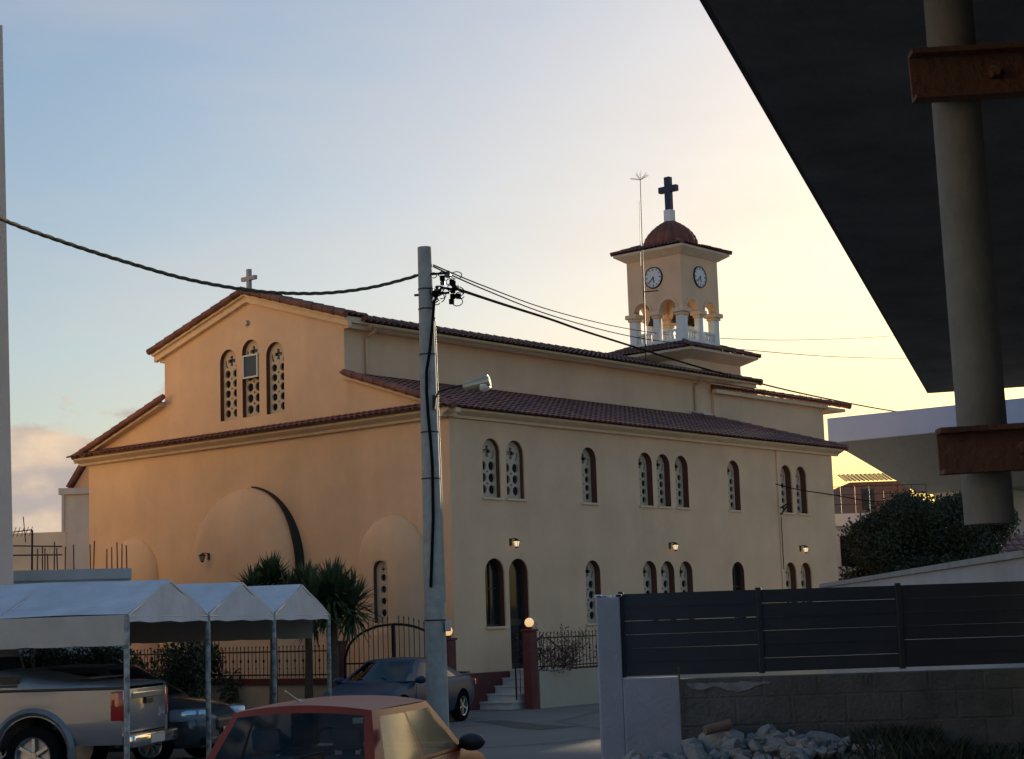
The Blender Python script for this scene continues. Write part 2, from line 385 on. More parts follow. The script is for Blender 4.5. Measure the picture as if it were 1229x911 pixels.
# ---- right-hand facade
def facade():
    holes = []
    for i, x in enumerate(wx):
        holes.append(arch(x, ZU0, ZU1, wid[i]))
        zb = ZL0
        if i == 1: zb = .86
        holes.append(arch(x, zb, ZL1 if i > 1 else ZL1+.02, wid[i]+(.06 if i < 2 else 0)))
    mb = MB()
    mb.fill([(0, 0), (LX, 0), (LX, ZT+.1), (0, ZT+.1)], holes, fx, .30, mi_reveal=1)
    for f in mb.bm.faces:   # first two pairs have ochre reveals
        pass
    mb.quad((LX, 0, 0), (LX, WY, 0), (LX, WY, ZT+.1), (LX, 0, ZT+.1))
    mb.quad((0, WY, 0), (LX, WY, 0), (LX, WY, ZT+.1), (0, WY, ZT+.1))
    o = mb.build('facade_wall', [m_wall, m_reveal], church)
    # slightly proud corner bays
    for a, b in ((0.0, 2.80), (14.05, LX)):
        hs = []
        for i, x in enumerate(wx):
            if a < x < b:
                hs.append(arch(x, ZU0, ZU1, wid[i])); zb = ZL0 if i != 1 else .86
                hs.append(arch(x, zb, ZL1+.02 if i < 2 else ZL1, wid[i]+(.06 if i < 2 else 0)))
        mb = MB(); mb.fill([(a, 0.0), (b, 0.0), (b, ZT-.11), (a, ZT-.11)], hs, fx, -.003, back=True, d0=-.04)
        mb.build('corner_bay', m_wall, church)
    # window grilles
    protos = {}
    for i, x in enumerate(wx):
        for low in (0, 1):
            d = .10 if i < 2 else .18
            if low and i in (0, 1, 6): continue
            key = (round(wid[i], 2), 3 if i < 2 else 4, low)
            h = (ZU1-ZU0) if not low else (ZL1-ZL0); z = ZU0 if not low else ZL0
            if key not in protos:
                g = grille(wid[i], h, key[1]).build('window', m_stone, church)
                pn = pane(wid[i], h).build('pane', m_pane, g); pn.location = (0, .062, 0)
                protos[key] = g
            else:
                g = dup(protos[key], church)
            g.location = (x, d, z)
    # dark lower windows and the door
    for i in (0, 6):
        w = wid[i]+(.06 if i < 2 else 0); mb = MB(); h = ZL1-ZL0+(.02 if i < 2 else 0)
        mb.fill(arch(0, 0, h, w-.004), [arch(0, .05, h-.05, w-.1)], lambda u, v, ww: Vector((u, ww, v)), .06, back=True)
        mb.box((-.015, .01, .05), (.015, .05, h-.06)); mb.box((-w/2+.05, .012, h*.55), (w/2-.05, .048, h*.55+.03))
        g = mb.build('dark_window', mat('dark_frame', (.035, .022, .018), .5), church); g.location = (wx[i], .12, ZL0)
        p = pane(w-.02, h-.01).build('pane', m_pane, g); p.location = (0, .04, 0)
    mb = MB(); w = wid[1]+.06; h = ZL1+.02-.86
    mb.fill(arch(0, 0, h, w-.004), [arch(0, 1.15, h-.08, w-.16), [(-w/2+.09, .12), (w/2-.09, .12), (w/2-.09, 1.0), (-w/2+.09, 1.0)]], lambda u, v, ww: Vector((u, ww, v)), .05, back=True)
    d = mb.build('door', mat('dark_brown_door', (.04, .022, .016), .5), church); d.location = (wx[1], .13, .86)
    p = pane(w-.02, h-.01).build('door_panel', m_pane, d); p.location = (0, .03, 0)
    mb = MB(); mb.tube([(-.25, -.06, .9), (-.25, -.06, 1.12)], .012, 8); mb.tube([(-.25, 0, .92), (-.25, -.06, .92)], .008, 6); mb.build('handle', m_bronze, d)
    # plinth, sills
    for a_, b_2 in (((.03, -.075, 0), (2.0, -.041, .82)), ((2.801, -.06, 0), (14.04, -.001, .82)), ((14.06, -.075, 0), (LX-.01, -.041, .82))):
        mb = MB(); mb.box(a_, b_2); mb.build('plinth', m_red, church)
    for i, x in enumerate(wx):
        y1 = -.042 if (x < 2.8 or x > 14.05) else -.002
        mb = MB(); mb.box((x-wid[i]/2-.04, y1-.05, ZU0-.05), (x+wid[i]/2+.04, y1, ZU0-.002)); mb.build('window_sill', m_trim, church)
        if i != 1: mb = MB(); mb.box((x-wid[i]/2-.05, y1-.05, ZL0-.05), (x+wid[i]/2+.05, y1, ZL0-.002)); mb.build('window_sill', m_trim, church)
    # cornice below the eaves
    mb = MB()
    prof = [(0, ZT-.10), (-.10, ZT-.10), (-.12, ZT-.04), (-.22, ZT), (-.30, ZT+.04), (-.30, ZT+.09), (0, ZT+.09)]
    prof = [(y-.002, z) for y, z in prof]
    mb.prism(prof, lambda u, v, w: Vector((w, u, v)), -.30, LX+.3)
    mb.build('cornice', m_trim, church)
facade()

# ---- gabled front
GY = WY/2
def front():
    wins = [(7.57, 7.30, 9.14, .64), (6.71, 7.31, 9.29, .64), (5.79, 7.30, 9.11, .66)]
    outline = [(0, 0), (WY, 0), (WY, 6.9), (10.13, 8.02), (10.13, 9.36), (GY, 10.42), (3.33, 9.36), (3.33, 8.02), (0, 6.9)]
    mb = MB(); mb.fill(outline, [arch(c, a, b, w) for c, a, b, w in wins], fg, .26, mi_reveal=1)
    mb.build('gable_wall', [m_wall, m_reveal], church)
    for c, a, b, w in wins:
        g = grille(w, b-a, 5).build('window', m_stone, church); g.location = (.12, c, a); g.rotation_euler.z = radians(-90)
        p = pane(w, b-a).build('pane', m_pane, g); p.location = (0, .062, 0)
    # small square casement fixed into the head of the middle window
    mb = MB(); fr = lambda u, v, w: Vector((w, u, v))
    mb.fill([(6.42, 8.30), (6.99, 8.30), (6.99, 8.90), (6.42, 8.90)], [[(6.46, 8.34), (6.95, 8.34), (6.95, 8.86), (6.46, 8.86)]], fr, .03, back=True, d0=-.03)
    c = mb.build('casement', m_white, church)
    mb = MB(); mb.quad((0, 6.455, 8.335), (0, 6.955, 8.335), (0, 6.955, 8.865), (0, 6.455, 8.865)); mb.build('pane', mat('grey_glass', (.025, .03, .036), .15), c)
    # round floodlight high in the gable
    mb = MB(); M = Matrix.Translation((-.01, 6.8, 9.72)) @ Matrix.Rotation(-pi/2, 4, 'Y')
    mb.lathe([(0, .07), (.05, .07), (.075, .03), (.08, 0)], M, 14); mb.build('vent', m_galv, church, smooth=40)
    # cornice and its tiled drip course
    mb = MB()
    prof = [(0, ZT-.10), (-.10, ZT-.10), (-.12, ZT-.04), (-.22, ZT), (-.30, ZT+.04), (-.30, ZT+.09), (0, ZT+.09)]
    mb.prism([(x-.002, z) for x, z in prof], lambda u, v, w: Vector((u, w, v)), -.30, WY+.3)
    mb.build('cornice', m_trim, church)
    mb = MB(); T = Vector((.42, 0, .16)); tiles(mb, (-.44, -.42, ZT+.10), (0, 1, 0), T, WY+.84, T.length, row=.25)
    mb.build('tile_course', m_tile, church, smooth=50)
    # three apses bulging from the wall
    for yc, r, dp, zs, zt in ((1.82, 1.05, .45, 3.45, 4.50), (6.92, 2.05, .70, 3.45, 5.50), (11.50, 1.05, .45, 3.45, 4.50)):
        mb = MB(); prof = [(r, -.05), (r, zs)] + [(r*cos(a), zs+(zt-zs)*sin(a)) for a in [pi/2*k/12 for k in range(1, 13)]]
        prof[-1] = (.001, zt)
        mb.lathe([(r, -.05)]+[(r, z*zs/6) for z in range(1, 6)]+prof[1:], Matrix.Translation((0, yc, 0)) @ Matrix.Diagonal((dp/r, 1, 1, 1)), 48, pi/2, 3*pi/2)
        a = mb.build('apse', m_wall, church, smooth=40)
        if yc < 3:
            # slit window in the right apse
            mb2 = MB(); z0, z1, w = 2.02, 3.44, .44
            mb2.fill(arch(0, 0, z1-z0, w), [], lambda u, v, ww: Vector((u, ww, v)), .4, back=True); 
            for v in mb2.bm.verts: v.co = Vector((-dp-.1+v.co.y, yc+v.co.x, z0+v.co.z))
            # close the apse into a solid before cutting
            bm = bmesh.new(); bm.from_mesh(a.data); es = [e for e in bm.edges if e.is_boundary]
            bmesh.ops.holes_fill(bm, edges=es); bmesh.ops.recalc_face_normals(bm, faces=bm.faces[:]); bm.to_mesh(a.data); bm.free()
            boolean(a, mb2)
            mb = MB(); f = lambda u, v, ww: Vector((u, ww, v))
            hs = [circ(.0, .22+.27*k, .085, 12) for k in range(4)] + [[(-.02, 1.15), (.02, 1.15), (.02, 1.2), (.06, 1.2), (.06, 1.24), (.02, 1.24), (.02, 1.3), (-.02, 1.3), (-.02, 1.24), (-.06, 1.24), (-.06, 1.2), (-.02, 1.2)]]
            mb.fill(arch(0, 0, z1-z0, w-.004), hs, f, .04, back=True)
            g = mb.build('window', m_stone, church); g.location = (-dp+.11, yc, z0); g.rotation_euler.z = radians(-90)
            p = pane(w, z1-z0).build('pane', m_pane, g); p.location = (0, .05, 0)
            mb = MB(); mb.fill(arch(0, 0, z1-z0, w-.001), [arch(0, .008, z1-z0-.006, w-.014)], f, .10, back=True)
            q = mb.build('reveal', m_reveal, g); q.location = (0, -.098, 0)
            mb = MB(); mb.box((-.28, -.13, -.055), (.28, .0, -.004)); mb.build('sill', m_trim, g)
        if yc > 6 and yc < 7:
            # dark weathered flashing where the half dome meets the wall, right side
            mb = MB(); n = 26; prev = None
            for k in range(n+1):
                t = k/n; ang = radians(82)*(1-t)   # from crown down to springing
                if t < .8:
                    a_ = pi/2*(1-t/.8)*.94; y = yc-(r)*cos(a_); z = zs+(zt-zs)*sin(a_)
                    ny, nz_ = -cos(a_), sin(a_)
                else:
                    y = yc-r; z = zs-(t-.8)/.2*.55; ny, nz_ = -1, 0
                w = .015+.27*min(1, t/.6)
                cur = [mb.v((-w, y+ny*.015, z+nz_*.015)), mb.v((-w, y+ny*.05, z+nz_*.05)), mb.v((-.004, y+ny*.05, z+nz_*.05)), mb.v((-.004, y+ny*.015, z+nz_*.015))]
                if prev:
                    for i in range(4): mb.f([prev[i], prev[(i+1)%4], cur[(i+1)%4], cur[i]])
                prev = cur
            mb.build('flashing', mat('dark_bitumen_flashing', (.013, .018, .015), .8, var=.4, scale=6), church)
front()

# ---- nave walls, clerestory, sanctuary
def nave():
    mb = MB()
    for y in (3.31, WY-3.31):
        mb.box((.004, min(y, y+(.25 if y < 6 else -.25)), 6.9), (15.86, max(y, y+(.25 if y < 6 else -.25)), 9.22))
    mb.build('clerestory_wall', m_wall, church)
    mb = MB()
    mb.box((15.87, 3.22, 5.5), (22.5, WY-3.22, 8.84))
    mb.box((22.502, 3.9, 5.5), (23.3, WY-3.9, 8.84))
    mb.build('sanctuary_wall', m_wall, church)
    mb = MB()
    mb.box((.0, 3.12, 9.12), (18.2, 3.305, 9.235)); mb.box((0, WY-3.305, 9.12), (18.2, WY-3.12, 9.235))
    mb.box((.0, 3.02, 9.237), (18.25, 3.305, 9.285)); mb.box((0, WY-3.305, 9.237), (18.25, WY-3.02, 9.285))
    mb.box((15.8, 3.05, 8.78), (22.55, 3.218, 8.9)); mb.box((22.5, 2.98, 8.72), (23.6, 4.2, 8.82))
    mb.build('eaves_moulding', m_trim, church)
    # roofs
    mb = MB()
    def pair(x0, x1, yeave, zeave, zr, **k):
        T = Vector((0, GY-yeave, zr-zeave)); tiles(mb, (x0, yeave, zeave), (1, 0, 0), T, x1-x0, T.length, **k)
        T = Vector((0, -(GY-yeave), zr-zeave)); tiles(mb, (x0, WY-yeave, zeave), (1, 0, 0), T, x1-x0, T.length, **k)
    pair(.3, 18.3, 2.92, 9.27, 10.30)
    caps(mb, (.5, GY, 10.30), (18.3, GY, 10.30), .12)
    caps(mb, (18.25, 2.95, 9.30), (18.25, GY, 10.33), .10)
    mb.build('nave_roof', m_tile2, church, smooth=50)
    mb = MB(); pair(-.25, .46, 3.0, 9.39, 10.50)
    for sgn in (1, -1):
        for x in (-.26, .42):
            caps(mb, (x, GY-sgn*(GY-2.97), 9.41), (x, GY, 10.53), .085)
    caps(mb, (-.30, GY, 10.53), (.46, GY, 10.53), .10)
    mb.build('gable_roof', m_tile2, church, smooth=50)
    # raking mouldings under the verge
    for sgn in (1, -1):
        mb = MB()
        for (xo, th, off) in ((-.13, .15, .185), (-.22, .09, .065)):
            a = Vector((0, GY-sgn*(GY-3.03), 9.40-off)); b = Vector((0, GY, 10.51-off))
            pl = [(a.y, a.z-th/2), (b.y, b.z-th/2), (b.y, b.z+th/2), (a.y, a.z+th/2)]
            mb.prism(pl, lambda u, v, w: Vector((w, u, v)), xo, -.003 if xo > -.2 else .44)
        mb.build('verge_moulding', m_trim, church)
    mb = MB(); pair(15.9, 24.0, 2.96, 8.92, 9.85); caps(mb, (15.9, GY, 9.86), (24, GY, 9.86))
    caps(mb, (23.95, 2.98, 8.95), (23.95, GY, 9.88), .10)
    mb.build('sanctuary_roof', m_tile2, church, smooth=50)
    # weeds in the tiles of the low roof
    mb = MB()
    for x in (18.6, 19.0, 21.4):
        for k in range(16):
            a = random.random()*6.28; p = Vector((x+random.uniform(-.2, .2), 3.25+random.uniform(-.1, .2), 9.03)); q = p+Vector((cos(a)*.07, sin(a)*.07, random.uniform(.06, .2)))
            w = Vector((-sin(a), cos(a), 0))*.018; mb.f([mb.v(p-w), mb.v(p+w), mb.v(q)])
    mb.build('roof_weeds', mat('weed', (.07, .10, .02), .7), church)
    # aisles
    mb = MB(); z0, z1 = 6.80, 8.02
    T = Vector((0, 3.31+.42, z1-z0)); Lt = T.length; xs, xe = -.25, LX+.4
    xv = xs; xs = -.20
    tiles(mb, (xs, -.42, z0), (1, 0, 0), T, xe-xs, Lt, s1=lambda t: (xe-xs)-(xe-14.7)*t)
    caps(mb, (xe, -.40, z0+.05), (14.7, 3.31, z1+.05), .10)
    caps(mb, (xs-.02, -.42, z0+.05), (xs-.02, 3.15, z1+.0), .085); xs = xv
    mb.f([mb.v((xe, -.42, z0)), mb.v((xe, 3.3, z0)), mb.v((14.7, 3.3, z1))])
    mb.build('aisle_roof', m_tile, church, smooth=50)
    mb = MB(); T2 = Vector((0, -T.y, T.z)); tiles(mb, (xs, WY+.42, z0), (1, 0, 0), T2, xe-xs, Lt)
    caps(mb, (xs-.02, WY+.36, z0+.06), (xs-.02, WY-3.6, z1+.13), .085); mb.build('aisle_roof', m_tile, church, smooth=50)
    for sgn in (1, -1):
        mb = MB()
        y0 = -.42 if sgn > 0 else WY+.42; y1 = 3.325 if sgn > 0 else WY-3.325
        pl = [(y0, z0-.10), (y1, z1-.10), (y1, z1+.0), (y0, z0+.0)]
        mb.prism(pl, lambda u, v, w: Vector((w, u, v)), -.17 if sgn > 0 else -.21, -.004)
        mb.build('verge_moulding', m_trim, church)
    mb = MB(); mb.box((14.6, 3.26, 8.02), (15.86, 3.305, 8.14)); mb.bar((14.7, 3.24, 8.13), (17.0, .75, 7.28), .10, .02); mb.build('flashing', mat('pale_flashing', (.65, .63, .58), .4), church)
    # gutter and downpipes
    mb = MB(); n = 10
    poly = [(cos(pi+pi*k/n)*.075, sin(pi+pi*k/n)*.075) for k in range(n+1)]+[(cos(2*pi-pi*k/n)*.062, sin(2*pi-pi*k/n)*.062) for k in range(n+1)]
    mb.prism(poly, lambda u, v, w: Vector((w, 2.90+u, 9.22+v)), .5, 17.0)
    mb.build('gutter', m_gutter, church, smooth=40)
    for x in (.72, 14.92):
        mb = MB(); mb.tube([(x, 2.93, 9.17), (x, 2.98, 9.08), (x, 3.24, 8.98), (x, 3.25, 8.9), (x, 3.25, 8.06)], .045, 10); mb.build('downpipe', m_gutter, church, smooth=40)
    # gable cross
    mb = MB(); mb.box((-.05, GY-.05, 10.58), (.05, GY+.05, 11.12)); mb.box((-.049, GY-.26, 10.83), (.049, GY+.26, 10.93))
    mb.box((-.09, GY-.1, 10.45), (.09, GY+.1, 10.60))
    mb.build('cross', mat('grey_cross', (.30, .30, .31), .6), church)
nave()

# ---- bell tower
def tower():
    m_trimp = mat('pale_tower_moulding', (.66, .56, .44), .8, var=.08, scale=3)
    TX, TY = 19.0, 6.73; a = 1.10
    mb = MB(); mb.box((TX-1.55, TY-1.55, 8.7), (TX+1.55, TY+1.55, 10.36))
    bt = mb.build('bell_tower', m_wall, church)
    def frust(mb, h0, z0, h1, z1):
        A = [mb.v((TX+sx*h0, TY+sy*h0, z0)) for sx, sy in ((-1,-1),(1,-1),(1,1),(-1,1))]; B = [mb.v((TX+sx*h1, TY+sy*h1, z1)) for sx, sy in ((-1,-1),(1,-1),(1,1),(-1,1))]
        for i in range(4): mb.f([A[i], A[(i+1)%4], B[(i+1)%4], B[i]])
        mb.f(A[::-1]); mb.f(B)
    def pyr_tiles(mb, h0, z0, h1, z1, p=.17, row=.26):
        for k in range(4):
            R_ = Matrix.Rotation(k*pi/2, 3, 'Z'); T = Vector((0, h0-h1, z1-z0)); Lt = T.length
            O = R_ @ Vector((-h0, -h0, 0)) + Vector((TX, TY, z0)); Sv = R_ @ Vector((1, 0, 0)); Tv = R_ @ T
            tiles(mb, O, Sv, Tv, 2*h0, Lt, s0=lambda t: (h0-h1)*t, s1=lambda t: 2*h0-(h0-h1)*t, p=p, row=row, A=.04)
            c = R_ @ Vector((-h0, -h0, .03)); d = R_ @ Vector((-h1, -h1, .03)); o = Vector((TX, TY, 0))
            caps(mb, o+c+Vector((0, 0, z0)), o+d+Vector((0, 0, z1)), .07, .28)
    mb = MB(); frust(mb, 1.56, 10.28, 1.98, 10.50); frust(mb, 2.0, 10.502, 2.0, 10.58); mb.build('skirt_cornice', m_trimp, bt)
    mb = MB(); pyr_tiles(mb, 2.06, 10.59, 1.04, 10.97); mb.build('skirt_roof', m_tile2, bt, smooth=50)
    mb = MB(); frust(mb, 1.12, 10.85, 1.12, 11.02); mb.build('belfry_floor', m_white, bt)
    # belfry walls above the columns, arches cut from below
    zs = 12.10; ro = .33; cxs = (-.53, .53); n = 12
    out = [(-a, zs)]
    for c in cxs:
        out += [(c-ro*cos(pi*k/n), zs+ro*sin(pi*k/n)) for k in range(n+1)]
    out += [(a, zs), (a, 13.97), (-a, 13.97)]
    mb = MB()
    for k in range(4):
        R_ = Matrix.Rotation(k*pi/2, 3, 'Z'); e = 0 if k % 2 == 0 else .0
        th = .26
        poly = out if k % 2 == 0 else [(min(max(u, -a+th+.001), a-th-.001), v) for u, v in out]
        mb.prism(poly, lambda u, v, w: R_ @ Vector((u, -a+w, v)) + Vector((TX, TY, 0)), 0, th)
    mb.box((TX-a+.262, TY-a+.262, 13.3), (TX+a-.262, TY+a-.262, 13.9))
    mb.build('belfry_wall', m_wall, bt)
    # arch mouldings
    mb = MB()
    for k in range(4):
        R_ = Matrix.Rotation(k*pi/2, 3, 'Z')
        for c in cxs:
            pl = [(c-(ro+.07)*cos(pi*j/n), zs+(ro+.07)*sin(pi*j/n)) for j in range(n+1)] + [(c+(ro+.005)*cos(pi*j/n), zs+(ro+.005)*sin(pi*j/n)) for j in range(n+1)]
            mb.prism(pl, lambda u, v, w: R_ @ Vector((u, -a+w, v)) + Vector((TX, TY, 0)), -.035, -.002)
    mb.build('arch_moulding', m_trim, bt)
    # columns with capitals
    for sx, sy in [(-1,-1),(0,-1),(1,-1),(1,0),(1,1),(0,1),(-1,1),(-1,0)]:
        h = .145 if sx and sy else .11; px_, py_ = TX+sx*(a-h-.002), TY+sy*(a-h-.002)
        mb = MB(); rbox(mb, (px_-h, py_-h, 11.021), (px_+h, py_+h, 11.86), .025)
        c = mb.build('column', m_white, bt)
        mb = MB(); rbox(mb, (px_-h-.03, py_-h-.03, 11.862), (px_+h+.03, py_+h+.03, 11.95), .012); rbox(mb, (px_-h-.10, py_-h-.10, 11.952), (px_+h+.10, py_+h+.10, 12.095), .02)
        mb.build('capital', m_trim, c)
    # balustrades
    for k in range(4):
        R_ = Matrix.Rotation(k*pi/2, 4, 'Z'); M = Matrix.Translation((TX, TY, 0)) @ R_
        for c in cxs:
            mb = MB(); mb.box((c-.31, -a+.05, 11.34), (c+.31, -a+.17, 11.41), M); mb.box((c-.31, -a+.055, 11.022), (c+.31, -a+.165, 11.08), M)
            for j in range(4):
                x = c-.225+.15*j
                mb.lathe([(.03, 11.081), (.05, 11.15), (.028, 11.25), (.045, 11.339)], M @ Matrix.Translation((x, -a+.11, 0)), 8)
            mb.build('balustrade', m_white, bt, smooth=40)
    # bells
    for bx, by, s in ((-.45, -.5, 1), (-.5, .48, .85), (.45, -.45, .9)):
        mb = MB(); M = Matrix.Translation((TX+bx, TY+by, 11.75)) @ Matrix.Scale(s, 4)
        mb.lathe([(.0, .5), (.08, .5), (.14, .46), (.17, .3), (.2, .15), (.27, .03), (.285, 0), (.26, 0), (.18, .15), (.14, .4), (0, .44)], M, 20)
        b = mb.build('bell', m_bronze, bt, smooth=40)
        mb = MB(); mb.tube([(TX+bx, TY+by, 11.75+.5*s), (TX+bx, TY+by, 12.7)], .03, 8); mb.box((TX+bx-.3, TY+by-.05, 12.5), (TX+bx+.3, TY+by+.05, 12.62)); mb.build('headstock', m_iron, b)
        mb = MB(); mb.lathe([(.02, .35), (.02, .0), (.05, -.05), (.0, -.1)], M, 10); mb.build('clapper', m_iron, b)
    # clocks, showing about twenty to six
    for k in range(4):
        R_ = Matrix.Rotation(k*pi/2, 4, 'Z'); M = Matrix.Translation((TX, TY, 13.24)) @ R_ @ Matrix.Translation((0, -a, 0)) @ Matrix.Rotation(pi/2, 4, 'X')
        mb = MB(); r = .36
        mb.mi = 0; mb.lathe([(.001, .03), (r-.03, .03)], M, 32)
        mb.mi = 1; mb.lathe([(r-.03, .028), (r-.02, .05), (r, .05), (r+.015, .0)], M, 32)
        for h in range(12):
            q = M @ Matrix.Rotation(h*pi/6, 4, 'Z'); L = .075 if h % 3 == 0 else .055
            mb.box((-.012 if h % 3 else -.018, r-.05-L, .031), (.012 if h % 3 else .018, r-.05, .036), q)
        for ang, L, w in ((-(5+38/60)*30, .18, .034), (-38*6, .27, .024)):
            q = M @ Matrix.Rotation(radians(ang), 4, 'Z'); mb.box((-w/2, -.04, .04), (w/2, L, .046 if L < .2 else .05), q)
        mb.build('clock', [mat('clock_face', (.66, .67, .70), .4), m_iron] if k == 0 else [bpy.data.materials['clock_face'], m_iron], bt, smooth=30)
    # upper eaves, roof and dome
    mb = MB(); frust(mb, 1.13, 13.90, 1.40, 14.08); frust(mb, 1.42, 14.082, 1.42, 14.17); mb.build('upper_cornice', m_trimp, bt)
    mb = MB(); pyr_tiles(mb, 1.48, 14.18, .72, 14.46, p=.15); mb.build('upper_roof', m_tile, bt, smooth=50)
    mb = MB(); n = 126; prof = []
    R0 = .88; z0 = 14.42
    rows = 9
    ring = []
    for j in range(rows*2+1):
        t = j/(rows*2); ang = t*pi/2*.97; st = (j % 2)
        rr = R0*cos(ang)**1.7; z = z0 + .97*sin(ang)
        ln = []
        for k in range(n):
            h = .075*abs(sin(pi*k/7)) * (1-t*.4) + (.018 if j % 2 == 0 and j else 0)
            ln.append(mb.v((TX+(rr+h)*cos(2*pi*k/n), TY+(rr+h)*sin(2*pi*k/n), z)))
        ring.append(ln)
    for A, B in zip(ring, ring[1:]):
        for k in range(n): mb.f([A[k], A[(k+1)%n], B[(k+1)%n], B[k]])
    mb.build('dome', mat('dome_tile', (.21, .06, .035), .75, var=.3, scale=3, bump=.3), bt, smooth=50)
    mb = MB(); rbox(mb, (TX-.15, TY-.15, 15.3), (TX+.15, TY+.15, 15.74), .02)
    c = mb.build('cross_pedestal', m_white, bt)
    mb = MB(); rbox(mb, (TX-.10, TY-.115, 15.75), (TX+.10, TY+.115, 16.90), .015); rbox(mb, (TX-.097, TY-.37, 16.37), (TX+.097, TY-.11, 16.58), .015); rbox(mb, (TX-.097, TY+.11, 16.37), (TX+.097, TY+.37, 16.58), .015)
    mb.box((TX-.05, TY-.05, 15.735), (TX+.05, TY+.05, 15.76)); mb.build('cross', m_cross, bt)
tower()

# ---- wall lanterns (fixed to the church)
def lantern(loc, rotz):
    mb = MB(); mb.box((-.05, -.02, -.1), (.05, 0, .1)); mb.tube([(0, -.01, .05), (0, -.10, .10), (0, -.2, .09), (0, -.22, .06)], .014, 8)
    M = Matrix.Translation((0, -.22, -.1))
    mb.lathe([(0, .2), (.03, .18), (.11, .13), (.115, .115), (0, .115)], M, 6); mb.lathe([(0, -.08), (.03, -.07), (.055, -.03), (0, -.03)], M, 6)
    for k in range(6): mb.bar(M @ Vector((.10*cos(k*pi/3), .10*sin(k*pi/3), .12)), M @ Vector((.055*cos(k*pi/3), .055*sin(k*pi/3), -.03)), .008)
    o = mb.build('wall_lantern', m_iron, church, loc=loc, rotz=rotz); o.scale = (.85,)*3
    return o
def lantern_glass(o, lit):
    mb = MB(); M = Matrix.Translation((0, -.22, -.1)); mb.lathe([(.0, .112), (.09, .112), (.05, -.028), (0, -.028)], M, 12)
    mb.build('lamp_glass', m_lamp if lit else mat('unlit_lamp_glass', (.35, .3, .22), .2), o, smooth=40)
for x in (2.04, 8.57, 15.09): lantern_glass(lantern((x, -.0 if 3 < x < 14 else -.04, 3.80), 0), True)
lantern_glass(lantern((-.655, 7.62, 3.82), radians(-100)), False)

# ------------------------------------------------------------------ churchyard: fences, gate, steps
def Bw(x, y, z=0): return church.matrix_world @ Vector((x, y, z))
bpy.context.view_layer.update()
def picket(mb, a, b, z0, z1, step=.13, deco=True, skip=None):
    a = Vector(a); b = Vector(b); d = b-a; n = int(d.length/step)
    mb.bar(a+Vector((0,0,z0+.06)), b+Vector((0,0,z0+.06)), .03); mb.bar(a+Vector((0,0,z1-.14)), b+Vector((0,0,z1-.14)), .03)
    for i in range(n+1):
        p = a+d*(i/n); zt = z1
        mb.tube([p+Vector((0,0,z0)), p+Vector((0,0,zt-.05)), p+Vector((0,0,zt-.04)), p+Vector((0,0,zt))], [.009, .009, .02, .002], 5)
        if deco and i % 2:
            zc = z0+(z1-z0)*.52
            mb.tube([p+Vector((0,0,zc-.05)), p+Vector((0,0,zc)), p+Vector((0,0,zc+.05))], [.008, .03, .008], 6)
            mb.tube([p+Vector((0,0,zc-.2)), p+Vector((0,0,zc-.17)), p+Vector((0,0,zc-.14))], [.008, .02, .008], 5)
def pillar(name, label, loc, h, globe, rotz):
    t = thing(name, label, 'gate pillar', loc, rotz)
    mb = MB(); rbox(mb, (-.12, -.12, -.02), (.12, .12, h), .012); mb.build('shaft', m_red, t)
    mb = MB(); rbox(mb, (-.145, -.145, h+.001), (.145, .145, h+.05), .01); mb.build('cap', m_red, t)
    if globe:
        mb = MB(); mb.lathe([(.07, h+.05), (.07, h+.09), (.04, h+.1), (.0, h+.1)], None, 14); g = mb.build('lamp_base', m_iron, t)
        mb = MB(); mb.lathe([(.001, h+.09)]+[(.105*sin(pi*k/14), h+.195-.105*cos(pi*k/14)) for k in range(1, 14)]+[(.001, h+.30)], None, 20); mb.build('globe', m_globe, g, smooth=60)
    return t
FY, FX = -1.30, -2.3
pillar('gate_pillar', 'red pillar carrying a lit globe lamp in front of the dark church door', Bw(1.12, FY), 1.72, True, az_rot(TH))
pillar('gate_pillar', 'red corner pillar with globe lamp half hidden behind the concrete pole', Bw(FX, -1.93), 1.60, True, az_rot(TH))
pillar('gate_pillar', 'red pillar without lamp at the left side of the arched gate', Bw(FX, 1.32), 1.60, False, az_rot(TH))
# right-hand boundary: low wall with railing
t = thing('churchyard_fence', 'low cream wall with black railing right of the red lamp pillar', 'fence', Bw(0, 0), az_rot(TH))
mb = MB(); mb.box((1.30, FY-.1, -.02), (17.5, FY+.1, .82)); mb.build('wall', stucco('cream_render', (.48, .39, .29), .12), t)
mb = MB(); picket(mb, (1.34, FY, 0), (17.4, FY, 0), .86, 1.70); mb.build('railing', m_iron, t)
mb = MB(); mb.tube([(1.95, FY+.16, 1.55), (3.0, FY+.16, .95)], .018, 6); mb.build('rail_brace', m_iron, t)
# left front boundary
t = thing('churchyard_fence', 'low wall with red coping and black railing behind the carport', 'fence', Bw(0, 0), az_rot(TH))
mb = MB(); mb.box((FX-.1, 1.52, -.02), (FX+.1, 14.5, .70)); mb.build('wall', bpy.data.materials['cream_render'], t)
mb = MB(); mb.box((FX-.13, 1.52, .702), (FX+.13, 14.5, .84)); mb.build('coping', m_red, t)
mb = MB(); picket(mb, (FX, 1.54, 0), (FX, 14.4, 0), .86, 1.58); mb.build('railing', m_iron, t)
